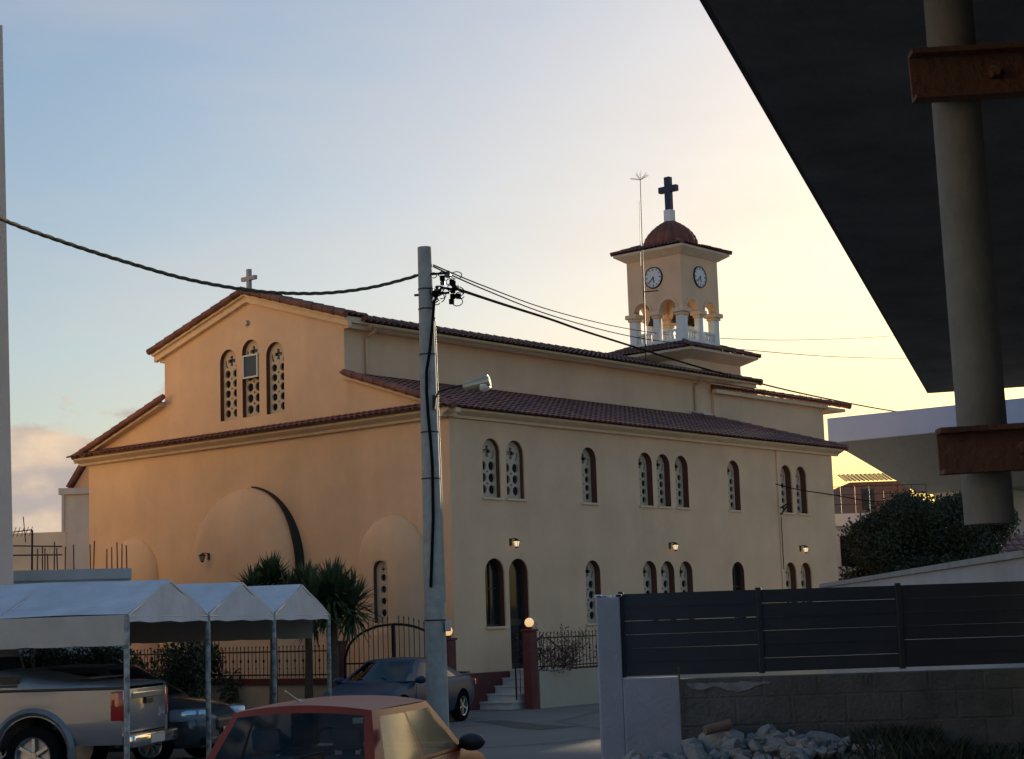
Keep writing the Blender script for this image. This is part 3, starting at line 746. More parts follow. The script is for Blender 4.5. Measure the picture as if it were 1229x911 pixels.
# arched double gate
t = thing('entrance_gate', 'black wrought iron double gate with arched top between red pillars', 'gate', Bw(0, 0), az_rot(TH))
def gate_leaf(y0, y1, ya):
    mb = MB(); yc = (-1.85+1.12)/2; hw = (1.12+1.85)/2
    top = lambda y: 1.25+.72*sqrt(max(0, 1-((y-yc)/hw)**2))
    n = 10
    pts = [(FX, y0+(y1-y0)*k/14, top(y0+(y1-y0)*k/14)) for k in range(15)]
    mb.tube(pts, .028, 6)
    mb.bar((FX, y0, .12), (FX, y1, .12), .04); mb.bar((FX, y0, 1.15), (FX, y1, 1.15), .035)
    for k in range(n+1):
        y = y0+(y1-y0)*k/n; zt = top(y)
        if k in (0, n): mb.bar((FX, y, .05), (FX, y, max(zt, 1.25)), .045)
        else: mb.tube([(FX, y, .12), (FX, y, zt+.12), (FX, y, zt+.14), (FX, y, zt+.19)], [.009, .009, .018, .002], 5)
        if k % 2: mb.tube([(FX, y, .6), (FX, y, .66), (FX, y, .72)], [.008, .03, .008], 6)
    return mb.build('leaf', m_iron, t)
gate_leaf(-1.85, -.385, 0); gate_leaf(-.345, 1.12, 0)
# marble steps going up along the wall to the door
t = thing('stone_steps', 'white marble steps rising to the dark arched church door', 'steps', Bw(0, 0), az_rot(TH))
mb = MB()
for k in range(5):
    z = .168*(k+1); x0 = .75+.27*k; x1 = 2.85; mb.box((x0, -1.02, z-.168 if k else -.02), (x1, -.08, z-.03))
    mb.box((x0-.03, -1.05, z-.0299), (x1, -.0785, z))
mb.build('flight', m_marble, t)
mb = MB(); R0 = [(.95, -1.0, .2), (.95, -1.0, 1.0), (1.0, -1.0, 1.06), (1.95, -1.0, 1.62)]
mb.tube(R0, .02, 6)
for k in range(4): mb.tube([(1.1+.27*k, -1.0, .3+.14*k), (1.1+.27*k, -1.0, 1.11+.155*k)], .01, 5)
mb.build('handrail', m_iron, t)

# ------------------------------------------------------------------ vegetation helpers
def leaf_cloud(mb, n, inside, size, centre):
    """scatter small leaf faces in the volume given by inside() -> point"""
    for _ in range(n):
        p, nrm = inside(); s = size*random.uniform(.6, 1.4)
        d = Vector((random.gauss(0, 1), random.gauss(0, 1), random.gauss(0, .7)))+nrm*.8; d.normalize()
        x = d.cross(Vector((random.random(), random.random(), random.random()))).normalized(); y = d.cross(x)
        mb.f([mb.v(p-x*s*.5), mb.v(p+y*s*.32), mb.v(p+x*s*.6), mb.v(p-y*s*.32)])
def clumps(blobs):
    """point picker: shells of many overlapping clumps"""
    ws = [b[1]**2 for b in blobs]
    def pick():
        c, r, sq = random.choices(blobs, ws)[0]
        d = Vector((random.gauss(0,1), random.gauss(0,1), random.gauss(0,1))).normalized()
        rr = r*(random.random()**.35)*random.uniform(.8, 1.1)
        return Vector(c)+Vector((d.x*rr, d.y*rr, d.z*rr*sq)), d
    return pick
def tree(name, label, loc, R, H, nblob, nleaf, lsize, m, z0=.3, flat=.8):
    t = thing(name, label, 'tree', loc)
    mb = MB(); mb.tube([(0,0,-.1), (.05,.02,H*.25), (.1,-.05,H*.5), (0,0,H*.75)], [.22, .17, .12, .05], 10)
    mb.build('trunk', m_bark, t, smooth=40)
    blobs = []
    for k in range(nblob):
        a = random.random()*6.283; q = sqrt(random.random()); zz = random.random()
        rad = R*q*sqrt(max(.05, 1-(2*zz-1)**2*.75)); r = R*random.uniform(.18, .34)
        blobs.append(((rad*cos(a), rad*sin(a), z0+r*.6+zz*(H-z0-r*1.2)), r, flat))
    mb = MB()
    for c, r, s in random.sample(blobs, min(10, len(blobs))):
        mb.tube([(0,0,H*.3), (c[0]*.5, c[1]*.5, c[2]*.6+H*.12), c], [.08, .05, .015], 6)
    mb.build('branch', m_bark, t, smooth=40)
    mb = MB(); leaf_cloud(mb, nleaf, clumps(blobs), lsize, None); mb.build('crown', m, t, recalc=False)
    return t
p = px(1118, 700, 46)
tree('broadleaf_tree', 'wide dark green tree under the pale flared canopy', (13.6, 57, 0), 2.95, 5.7, 130, 130000, .095, m_leafd, z0=.2)

def yucca(loc, H, R, label, n=820):
    t = thing('yucca', label, 'yucca', loc, group='yuccas in front of the apse wall')
    mb = MB(); mb.tube([(0,0,-.05), (.03,0,H*.5), (0,.02,H)], [.10, .08, .07], 10); mb.build('trunk', m_bark, t, smooth=40)
    mb = MB()
    for k in range(n):
        a = random.random()*6.283; e = radians(random.choice([random.uniform(-65, 10), random.uniform(-20, 88), random.uniform(10, 75)]))
        L = R*random.uniform(.72, 1.08); d = Vector((cos(a)*cos(e), sin(a)*cos(e), sin(e))); sd_ = Vector((-sin(a), cos(a), 0)); w = .036
        hx, hy, hz_ = ((0, 0, 0), (.40, .1, -.26), (-.38, -.12, -.2))[0 if k % 5 < 3 else (1 if k % 5 == 3 else 2)]
        b = Vector((hx, hy, H-.05+hz_+random.uniform(-.22, .12)))
        droop = Vector((0, 0, -.10*L if e < .6 else -.02))
        p0, p1, p2 = b+d*.05, b+d*L*.55+droop*.3, b+d*L+droop
        nn = sd_.cross(d)*.008
        v = [mb.v(p0-sd_*w*.6), mb.v(p0+sd_*w*.6), mb.v(p1+sd_*w), mb.v(p1+nn), mb.v(p1-sd_*w), mb.v(p2)]
        mb.f([v[0], v[1], v[2], v[3]]); mb.f([v[0], v[3], v[4]]); mb.f([v[3], v[2], v[5]]); mb.f([v[4], v[3], v[5]])
    mb.build('leaf_crown', m_yucca, t, recalc=False)
for u, v, d, R, lab in ((326, 697, 38.6, .68, 'spiky yucca at the left of the three by the apse'), (368, 706, 38.2, .66, 'spiky yucca in the middle of the three below the dark flashing'), (399, 712, 37.2, .84, 'largest spiky yucca at the right beside the arched gate')):
    p = px(u, v, d); yucca((p.x, p.y, 0), p.z, R, lab)
def bush(name, label, blobs, n, size, m, loc=(0,0,0), cat='bush'):
    t = thing(name, label, cat, loc)
    mb = MB()
    for c, r, s in blobs[::2]:
        mb.tube([(c[0]*.4, c[1]*.4, -.05), (c[0]*.8, c[1]*.8, c[2]*.5), c], [.03, .02, .008], 5)
    mb.build('stems', m_bark, t)
    mb = MB(); leaf_cloud(mb, n, clumps(blobs), size, None); mb.build('leaves', m, t, recalc=False); return t
# creeper over the fence behind the carport
p = Bw(FX-.25, 6.2)
bl = [((random.uniform(-.35, .1), random.uniform(-2.0, 2.4), random.uniform(.3, 1.6)), random.uniform(.25, .45), 1) for _ in range(26)]
b_ = bush('creeper', 'dark leafy creeper covering the railing behind the carport', bl, 7000, .075, m_leafb, p); b_.rotation_euler.z = az_rot(TH)
bl = [((random.uniform(-2.3, 2.9), random.uniform(-.3, .3), random.uniform(.3, 1.55)), random.uniform(.3, .5), 1) for _ in range(60)]
bush('shade_hedge', 'added dark hedge in the shade behind the pickup truck', bl, 42000, .065, m_leafb, (-8.9, 32.4, 0), 'shade_hedge')  # leaf mass added to darken the carport background, where there is only shade
# nearly leafless shrub by the right-hand railing
t = thing('shrub', 'bare reddish shrub leaning over the railing beside the lamp pillar', 'shrub', Bw(1.75, FY-.02, .8))
mb = MB()
for k in range(70):
    a = random.random()*6.283; L = random.uniform(.35, .95); e = random.uniform(.3, 1.45)
    d = Vector((cos(a)*cos(e)*.9+.25, sin(a)*cos(e)*.5-.05, sin(e)*.9)); pts = [(random.uniform(-.5, .6), random.uniform(-.1, .1), random.uniform(0, .3))]
    q = Vector(pts[0])
    for j in range(4):
        q = q+d*L/4+Vector((random.gauss(0,.03), random.gauss(0,.03), random.gauss(0,.02))); pts.append(tuple(q))
    mb.tube(pts, [.008, .007, .005, .004, .002], 4)
    for j in range(12):
        c = Vector(random.choice(pts[2:]))+Vector((random.gauss(0,.07), random.gauss(0,.05), random.gauss(0,.07))); s = .018
        mb.mi = 1; mb.f([mb.v(c+Vector((s, 0, 0))), mb.v(c+Vector((0, s, s))), mb.v(c+Vector((-s, 0, 0))), mb.v(c+Vector((0, -s, -s)))]); mb.mi = 0
mb.build('twigs', [mat('shrub_bark', (.09, .05, .045), .9), mat('shrub_leaf', (.11, .05, .04), .8)], t, recalc=False)

# ------------------------------------------------------------------ concrete pole, lamp, cables
PB = px(526, 878, 30); PT = px(509.5, 297, 30)
pole = thing('utility_pole', 'tall tapered concrete utility pole standing in front of the church corner', 'utility pole', (PB.x, PB.y, 0))
top = Vector((PT.x-PB.x, 0, PT.z))
mb = MB(); n = 14; mb.tube([Vector((0,0,-.2)).lerp(top, k/n) if k else Vector((0,0,-.2)) for k in range(n+1)], [.195-.073*k/n for k in range(n+1)], 20); mb.build('shaft', m_conc, pole, smooth=40)
at = lambda z: top*(z/top.z)
rz = lambda z: .195-.073*z/top.z
for z in (7.7, 7.35, 6.55, 5.2, 4.4, 2.0):
    mb = MB(); mb.lathe([(rz(z)+.004, z-.012), (rz(z)+.010, z-.010), (rz(z)+.010, z+.010), (rz(z)+.004, z+.012)], Matrix.Translation((at(z).x, 0, 0)), 18)
    mb.build('steel_band', m_iron, pole)
mb = MB()
for k in range(26):
    z = 7.72+random.uniform(-.3, .25); x = at(z).x+rz(z)+random.uniform(.02, .5); y = random.uniform(-.22, .05)
    if k < 9: rbox(mb, (x-.045, y-.04, z-.04), (x+.045, y+.04, z+.05), .012)
    else:
        r = random.uniform(.05, .12); a0 = random.random()*6; tl = random.uniform(-.6, .6)
        mb.tube([(x+r*cos(a0+j*.6), y+r*sin(a0+j*.6)*tl, z+r*sin(a0+j*.6)*.8) for j in range(10)], .009, 5)
mb.build('cable_clamps', m_blackm, pole)
mb = MB()
for z in (7.95, 7.6): mb.tube([(at(z).x-.2, -.02, z), (at(z).x+.42, -.05, z+.02)], .022, 6)
mb.build('bracket', m_iron, pole)
for k in range(3):
    mb = MB(); mb.lathe([(.012, -.06), (.04, -.05), (.045, 0), (.025, .02), (.04, .05), (.015, .07)], Matrix.Translation((at(7.8).x+.2+.1*k, -.06, 7.68+.13*k)), 10); mb.build('insulator', mat('insulator', (.06, .05, .045), .3) if k == 0 else bpy.data.materials['insulator'], pole, smooth=40)
# black cable running down the shaft
mb = MB(); pts = [px(545, 348, 29.83), px(530, 345, 29.82), px(521, 362, 29.8)] + [px(u, v, 29.80) for u, v in ((519, 390), (516, 420), (512, 445), (512, 470), (514, 500), (517, 530), (519, 560), (520, 620), (517, 705))]
mb.tube([Vector(q)-Vector((PB.x, PB.y, 0)) for q in pts], .026, 8); mb.build('down_cable', m_blackm, pole, smooth=40)
mb = MB(); mb.tube([at(z)+Vector((rz(z)+.015, -.03, 0)) for z in (7.2, 6.3, 5.3, 4.3, 3.3, 2.3)], .012, 6); mb.build('conduit', m_galv, pole, smooth=40)
rb = MB(); M = Matrix.Translation(at(1.9)+Vector((rz(1.9)+.04, -.1, 0))); rbox(rb, (-.05,-.06,-.09), (.05,.06,.09), .015, M); rb.build('junction_box', m_galv, pole)

sl = thing('street_lamp', 'street lamp on a curved arm halfway up the concrete pole', 'street lamp', px(521, 492, 29.9))
o = Vector(sl.location); mb = MB()
mb.tube([px(u, v, d)-o for u, v, d in ((521, 492, 29.86), (522.5, 478, 29.82), (527, 470, 29.8), (540, 465.5, 29.75), (558, 462, 29.7))], .020, 8)
mb.bar(px(521, 490, 29.88)-o, px(521, 474, 29.88)-o, .05, .05); mb.build('arm', m_iron, sl, smooth=40)
a, b = px(556, 465, 29.7)-o, px(589, 457, 29.62)-o; d = (b-a).normalized()
mb = MB(); mb.tube([a, a+d*.06, a+d*.3, a+d*.46], [.05, .075, .10, .115], 16); mb.build('lamp_head', mat('lamp_housing', (.40, .36, .28), .35, metal=.5), sl, smooth=40)
mb = MB(); c0 = a+d*.28+Vector((0, 0, -.05)); mb.tube([c0, c0+d*.04, c0+d*.14, c0+d*.19], [.05, .10, .10, .04], 14); mb.build('lamp_bowl', mat('lamp_bowl', (.75, .72, .62), .15, spec=.8), sl, smooth=50)
mb = MB(); mb.tube([a+d*.461, a+d*.475], [.098, .09], 16); mb.build('end_glass', mat('lamp_end', (.8, .8, .75), .1, metal=.6), sl, smooth=40)

def cable(label, pts, r, m=m_blackm, twist=False, sub=10, name='overhead_cable'):
    """pts: (u, v, depth) measured in the picture; smoothed with Catmull-Rom"""
    P = [px(*q) if len(q) == 3 and not isinstance(q, Vector) else q for q in pts]; out = []
    for i in range(len(P)-1):
        p0, p1, p2, p3 = P[max(i-1, 0)], P[i], P[i+1], P[min(i+2, len(P)-1)]
        for k in range(sub):
            t = k/sub; out.append(.5*((2*p1)+(p2-p0)*t+(2*p0-5*p1+4*p2-p3)*t*t+(3*p1-p0-3*p2+p3)*t**3))
    out.append(P[-1]); mb = MB()
    if twist:
        L = 0; acc = [0]
        for a, b in zip(out, out[1:]): L += (b-a).length; acc.append(L)
        N = int(L/.06); 
        for s in range(3):
            line = []; i = 0
            for k in range(N+1):
                q = L*k/N
                while i < len(acc)-2 and acc[i+1] < q: i += 1
                f = (q-acc[i])/(acc[i+1]-acc[i]); c = out[i].lerp(out[i+1], f); d = (out[i+1]-out[i]).normalized(); x = d.cross(Vector((0,0,1))).normalized(); y = x.cross(d)
                ang = q*9+s*2.094; line.append(c+(x*cos(ang)+y*sin(ang))*r)
            mb.tube(line, r*.92, 5)
    else: mb.tube(out, r, 6)
    return tag(mb.build(name, m, smooth=50), label, 'cable')
cable('thick twisted cable bundle sagging from the left to the pole', [(-120, 205, 21), (0, 262, 23), (75, 290, 24.2), (150, 314, 25.3), (225, 335, 26.4), (297, 348, 27.4), (350, 352, 28.2), (400, 351, 28.8), (450, 344, 29.3), (500, 331, 29.85)], .017, mat('cable_sheath', (.10, .09, .06), .8, spec=.1), True)
cable('upper thin wire from the pole top passing behind the bell tower base', [(520, 318, 30), (580, 343, 34), (660, 372, 42), (740, 392, 52), (805, 402, 60), (861, 406, 67), (960, 408, 80), (1073, 403, 95), (1180, 392, 110)], .012)
cable('lower thin wire from the pole top sloping to the right', [(520, 320, 30), (580, 347, 34), (660, 378, 42), (740, 400, 50), (805, 411, 54), (907, 421, 64), (1000, 428, 76), (1090, 430, 90), (1180, 428, 105)], .013)
cable('thick black cable falling from the pole across the tower roofs', [(546, 346, 29.9), (600, 364, 33), (660, 383, 37), (700, 397, 40), (760, 416, 45), (830, 438, 51), (907, 459, 58), (980, 476, 65), (1063, 492, 72), (1140, 503, 80)], .026)
cable('thin service wire from the church wall to the house on the right', [(931, 581, 49.0), (960, 588, 50.5), (1000, 594, 53), (1040, 601, 58), (1063, 602, 62), (1120, 604, 70)], .015)
mb = MB(); o_ = Bw(14.12, -.05, 4.9); mb.bar(Bw(14.12, -.02, 4.95), Bw(14.0, -.42, 5.08), .03); mb.bar(Bw(14.12, -.02, 4.75), Bw(14.0, -.42, 5.06), .03); mb.tube([Bw(14.12, -.05, 4.7), Bw(14.12, -.05, 3.2)], .012, 6)
tag(mb.build('wire_bracket', m_iron), 'small iron bracket holding the service wire on the church wall', 'bracket')

# lightning mast beside the tower
p0, p1 = px(775, 424, 52.5), px(768.5, 216, 52.5)
t = thing('antenna_mast', 'thin mast with a spray of wires left of the bell tower', 'mast', p0)
mb = MB(); d = p1-p0; mb.tube([Vector((0,0,-.3)), d*.5, d*.5, d], [.022, .022, .016, .012], 8); mb.bar(d*.35, d*.35+Vector((.45,.1,.05)), .03); mb.tube([d*.5+Vector((-.07,0,0)), d*.88+Vector((-.05,0,0))], .008, 5); mb.build('pole', m_iron, t)
mb = MB()
for k in range(22):
    a = k*2.4; e = random.uniform(-.1, 1.0); L = random.uniform(.22, .34); mb.tube([d, d+Vector((cos(a)*cos(e), sin(a)*cos(e), sin(e)))*L], .004, 4)
mb.build('spikes', m_iron, t)

# ------------------------------------------------------------------ carport
AZ = 12.5; rowd = Vector((sin(radians(AZ)), cos(radians(AZ)), 0)); inn = Vector((-cos(radians(AZ)), sin(radians(AZ)), 0))
P1 = px(152, 738, 22.9); P1 = Vector((P1.x, P1.y, 0)); SP = 2.70; EZ, RZ, DEP = 2.18, 2.66, 5.6
cpt = thing('carport', 'white tarpaulin carport with three gabled bays over parked cars', 'carport', P1)
def carport():
    m_post = mat('peeling_white_post', (.55, .55, .53), .7, col2=(.10, .08, .07), scale=9)
    for k in range(4):
        for dd in (0, DEP):
            b = rowd*SP*k + inn*dd; mb = MB(); mb.tube([b+Vector((0,0,-.05)), b+Vector((0,0,EZ-.01))], .038, 10); mb.build('post', m_post, cpt, smooth=40)
    for k in range(3):
        a, b = rowd*SP*k, rowd*SP*(k+1); r = (a+b)/2; nx = 44; nt = 14
        mb = MB()
        # two slopes, slightly sagging between frame tubes
        for s0_, s1_ in ((a, r), (b, r)):
            G = []
            for i in range(nx+1):
                ln = []
                for j in range(nt+1):
                    u, v = i/nx, j/nt; p = s0_.lerp(s1_, v)+inn*(DEP*u); z = EZ+(RZ-EZ)*v
                    sag = -.05*sin(pi*v)*(.5+.5*abs(sin(pi*u*3)))+.010*sin(9*u+5*v+k)+.006*sin(31*u+6*sin(7*v)+k*2)*v*(1-v)*4+.004*sin(47*v+13*u)
                    ln.append(mb.v(p+Vector((0, 0, z+sag))))
                G.append(ln)
            for i in range(nx):
                for j in range(nt): mb.f([G[i][j], G[i+1][j], G[i+1][j+1], G[i][j+1]])
        o = mb.build('roof_sheet', m_tarp, cpt, smooth=60)
        for dd, lean in ((-.02, 0), (DEP+.02, 0)):   # gable ends
            mb = MB()
            A = [mb.v(a+inn*dd+(b-a)*(j/8)+Vector((0, 0, EZ-.10+.012*sin(j*2.1)))) for j in range(9)]
            B = [mb.v(a+inn*(dd+ .012*sin(j*1.7))+(b-a)*(j/8)+Vector((0, 0, EZ+(RZ-EZ)*(1-abs(j/4-1))+.004))) for j in range(9)]
            for j in range(8): mb.f([A[j], A[j+1], B[j+1], B[j]])
            mb.build('gable_sheet', m_tarp, cpt, smooth=60)
        mb = MB()
        for dd in (.0, DEP/3, 2*DEP/3, DEP):
            q = inn*dd; up = Vector((0,0,1))
            mb.tube([a+q+up*(EZ-.03), r+q+up*(RZ-.04), b+q+up*(EZ-.03)], .022, 6); mb.tube([a+q+up*(EZ-.03), b+q+up*(EZ-.03)], .022, 6)
            mb.tube([(a+r)/2+q+up*(EZ+.2), r+q+up*(EZ-.03), (b+r)/2+q+up*(EZ+.2)], .012, 5)
        mb.tube([a+Vector((0,0,EZ-.03)), a+inn*DEP+Vector((0,0,EZ-.03))], .022, 6); mb.tube([b+Vector((0,0,EZ-.03)), b+inn*DEP+Vector((0,0,EZ-.03))], .022, 6); mb.tube([r+Vector((0,0,RZ-.04)), r+inn*DEP+Vector((0,0,RZ-.04))], .022, 6)
        mb.build('frame', m_galv, cpt)
    # valances: near side and the back
    def val(p, q, h, nm):
        mb = MB(); n = 40; A = []; B = []
        for i in range(n+1):
            c = p.lerp(q, i/n); off = rowd*(.015*sin(i*.9))+inn*(.01*sin(i*1.3)); A.append(mb.v(c+Vector((0,0,EZ-.005)))); B.append(mb.v(c+off+Vector((0,0,EZ-h+(.012 if i % 5 == 0 else 0)))))
        for i in range(n): mb.f([A[i], A[i+1], B[i+1], B[i]])
        mb.build(nm, mat('cream_valance', (.46, .42, .38), .6, var=.1, scale=3) if 'cream_valance' not in bpy.data.materials else bpy.data.materials['cream_valance'], cpt, smooth=60)
    val(-rowd*.03, -rowd*.03+inn*DEP, .40, 'valance'); val(inn*(DEP+.05), inn*(DEP+.05)+rowd*SP*3, .46, 'valance')
    val(rowd*(SP*3+.03)+inn*.3, rowd*(SP*3+.03)+inn*DEP, .42, 'valance')
carport()

# ------------------------------------------------------------------ vehicles
def smoothstep(a, b, x): t = min(max((x-a)/(b-a), 0), 1); return t*t*(3-2*t)
def interp(tab, x):
    """monotone-ish cubic through a table of (x, y)"""
    n = len(tab)
    if x <= tab[0][0]: return tab[0][1]
    if x >= tab[-1][0]: return tab[-1][1]
    for i in range(n-1):
        if tab[i][0] <= x <= tab[i+1][0]:
            x0, y0 = tab[i]; x1, y1 = tab[i+1]; t = (x-x0)/(x1-x0)
            m0 = (y1-tab[i-1][1])/(x1-tab[i-1][0]) if i else (y1-y0)/(x1-x0)
            m1 = (tab[i+2][1]-y0)/(tab[i+2][0]-x0) if i+2 < n else (y1-y0)/(x1-x0)
            h = x1-x0; return (2*t**3-3*t*t+1)*y0+(t**3-2*t*t+t)*h*m0+(-2*t**3+3*t*t)*y1+(t**3-t*t)*h*m1
def loft_body(stations, wtab, toptab, belttab, bottab, crown=.02):
    """closed lower body: x along the car, half sections mirrored"""
    mb = MB(); rings = []
    for x in stations:
        w = interp(wtab, x); zt = interp(toptab, x); zb = interp(belttab, x); zo = interp(bottab, x); h = zb-zo
        half = [(0, zo), (w*.80, zo), (w*.93, zo+.05), (w*.985, zo+h*.28), (w, zo+h*.52), (w*.992, zo+h*.72), (w*.965, zo+h*.90), (w*.92, zb), (w*.82, zb+(zt-zb)*.55), (w*.55, zb+(zt-zb)*.92), (w*.25, zt+crown*.2), (0, zt+crown*.25)]
        pts = half + [(-y, z) for y, z in half[-2:0:-1]]
        rings.append([mb.v((x, y, z)) for y, z in pts])
    for a, b in zip(rings, rings[1:]):
        n = len(a)
        for k in range(n): mb.f([a[k], a[(k+1)%n], b[(k+1)%n], b[k]])
    mb.f(rings[0][::-1]); mb.f(rings[-1]); return mb
def wheel(parent, x, y, r, wd, spokes, mrim):
    side = 1 if y > 0 else -1
    M = Matrix.Translation((x, y, r)) @ Matrix.Rotation(-side*pi/2, 4, 'X')
    mb = MB(); mb.lathe([(r*.62, -wd/2), (r*.9, -wd/2), (r*.98, -wd*.36), (r, -wd*.2), (r, wd*.2), (r*.98, wd*.36), (r*.9, wd/2), (r*.64, wd/2), (r*.62, wd*.3)], M, 32)
    w = mb.build('wheel', m_blackm, parent, smooth=40)
    mb = MB(); mb.lathe([(r*.64, wd*.47), (r*.58, wd*.42), (r*.56, wd*.1), (.0, wd*.06)], M, 32)
    mb.lathe([(0, wd*.42), (r*.12, wd*.42), (r*.15, wd*.34), (r*.15, wd*.1)], M, 16)
    for k in range(spokes):
        q = M @ Matrix.Rotation(2*pi*k/spokes, 4, 'Z'); mb.box((-r*.055, r*.1, wd*.12), (r*.055, r*.58, wd*.38), q)
    mb.build('rim', mrim, w, smooth=30)
def greenhouse(t, bmb_mats, zb, zr, xa_b, xa_t, xr_t, xr_b, wb, wr, splits, wn=(.10, .86), glassm=None, side_r=None, crown=.035, ws=(.06, .94, .07, .90), rw=(.08, .92, .10, .86), rearm=None):
    """cabin shell with real window openings; returns painted shell"""
    shell = MB(); panes = []
    def surf(P, nu, nv, cells, us=None, vs=None):
        """P(u,v); cells(u,v)->pane index or None; grid lines given"""
        V = [[P(u, v) for v in vs] for u in us]; sv = {}
        def sh(i, j):
            if (i, j) not in sv: sv[(i, j)] = shell.v(V[i][j])
            return sv[(i, j)]
        pv = {}
        for i in range(len(us)-1):
            for j in range(len(vs)-1):
                k = cells((us[i]+us[i+1])/2, (vs[j]+vs[j+1])/2)
                if k is None: shell.f([sh(i, j), sh(i+1, j), sh(i+1, j+1), sh(i, j+1)])
                else: pv.setdefault(k, []).append([V[i][j], V[i+1][j], V[i+1][j+1], V[i][j+1]])
        return pv
    def lin(a, b, n): return [a+(b-a)*k/n for k in range(n+1)]
    def merge(l):
        l = sorted(set(round(x, 5) for x in l)); return l
    for sgn in (1, -1):
        def P(u, v):
            x = (xr_b+(xr_t-xr_b)*v)*(1-u)+(xa_b+(xa_t-xa_b)*v)*u
            plan = 1-.10*abs(2*u-1)**3*.9      # tapers in plan towards the ends
            y = (wb+(wr-wb)*(v*.9+v*v*.1))*plan
            return Vector((x, sgn*y, zb+(zr-zb)*v))
        us = merge(lin(0, 1, 16)+[e for s in splits for e in s]); vs = merge([0, wn[0], .3, .5, .7, wn[1], 1])
        def cells(u, v):
            if not (wn[0] < v < wn[1]): return None
            for k, (a, b) in enumerate(splits):
                if a < u < b: return k
        pv = surf(P, 0, 0, cells, us, vs)
        for k, qs in sorted(pv.items()): panes.append(('side_window', qs))
    for which in ('windscreen', 'rear_window'):
        xb, xt = (xa_b, xa_t) if which == 'windscreen' else (xr_b, xr_t); bul = .10 if which == 'windscreen' else -.06
        ww = ws if which == 'windscreen' else rw
        def P(u, v):
            y = (wb+(wr-wb)*(v*.9+v*v*.1))*(1-.09)*(2*u-1); x = xb+(xt-xb)*v+bul*(1-(2*u-1)**2)
            return Vector((x, y, zb+(zr-zb)*v+(crown*.9)*v**3*(1-(2*u-1)**2)))
        us = merge(lin(0, 1, 12)+[ww[0], ww[1]]); vs = merge([0, .25, .5, .75, 1, ww[2], ww[3]])
        pv = surf(P, 0, 0, lambda u, v: 0 if ww[0] < u < ww[1] and ww[2] < v < ww[3] else None, us, vs)
        for k, qs in pv.items(): panes.append((which, qs))
    def P(u, v):   # roof
        x = xr_t+(xa_t-xr_t)*u; plan = 1-.10*abs(2*u-1)**3*.9; e = 1-(2*v-1)**2; f = 1-(2*u-1)**2
        y = wr*plan*(2*v-1); x += (-.06*(1-u)+.10*u)*e*abs(2*u-1)**2
        return Vector((x, y, zr+crown*(.9*e+.5*f*(.3+.7*e))))
    surf(P, 0, 0, lambda u, v: None, lin(0, 1, 16), lin(0, 1, 12))
    bmesh.ops.remove_doubles(shell.bm, verts=shell.bm.verts[:], dist=.002)
    o = shell.build('cabin', bmb_mats, t, smooth=35)
    for nm, qs in panes:
        mb = MB()
        for q in qs: mb.f([mb.v(p) for p in q])
        bmesh.ops.remove_doubles(mb.bm, verts=mb.bm.verts[:], dist=.001); mb.build(nm, rearm if rearm and nm != 'side_window' else glassm, t, smooth=60)
    return o
def lens_patch(mb, x, y0, y1, z0, z1, d=.03, bev=.015): rbox(mb, (min(x, x+d), min(y0, y1), z0), (max(x, x+d), max(y0, y1), z1), bev)
def arches(body, xs, y, r):
    mb = MB()
    for x in xs:
        for s in (1, -1): mb.lathe([(.001, y-.28), (r, y-.28), (r, y+.3), (.001, y+.3)], Matrix.Translation((x, 0, .31)) @ Matrix.Rotation(-s*pi/2, 4, 'X'), 32)
    bmesh.ops.recalc_face_normals(mb.bm, faces=mb.bm.faces[:])
    boolean(body, mb)
    for p in body.data.polygons: p.use_smooth = True
    body.data.set_sharp_from_angle(angle=radians(32))
def car_mirror(t, x, y, z, m):
    s = 1 if y > 0 else -1; mb = MB()
    M = Matrix.Translation((x, y+s*.10, z)) @ Matrix.Diagonal((.075, .115, .075, 1)).to_4x4()
    mb.lathe([(.001, -1)]+[(sin(pi*k/12), -cos(pi*k/12)) for k in range(1, 12)]+[(.001, 1)], M, 16)
    mb.bar((x+.02, y-s*.08, z-.05), (x, y+s*.04, z-.03), .05, .04); mb.build('mirror', m, t, smooth=50)
def seats(t, spots, m, zt=1.12):
    for x, y in spots:
        mb = MB(); M = Matrix.Translation((x, y, 0)) @ Matrix.Rotation(radians(-12), 4, 'Y')
        rbox(mb, (-.06, -.23, .45), (.07, .23, zt-.14), .05, M); rbox(mb, (-.045, -.12, zt-.10), (.05, .12, zt+.08), .04, M); mb.box((-.01, -.05, zt-.2), (.01, .05, zt-.05), M)
        mb.build('seat', m, t, smooth=40)
m_trimb = mat('black_plastic', (.02, .02, .021), .5)
m_seat = mat('grey_seat_cloth', (.075, .08, .095), .9)
m_chrome = mat('chrome', (.7, .7, .7), .12, metal=1)
m_alloy = mat('alloy_rim', (.45, .46, .47), .3, metal=.9)
m_redlens = mat('red_tail_lens', (.35, .012, .01), .12, coat=1)
m_clear = mat('headlamp_lens', (.55, .62, .72), .06, metal=.5, coat=1)
m_plate = mat('number_plate', (.5, .5, .48), .4)

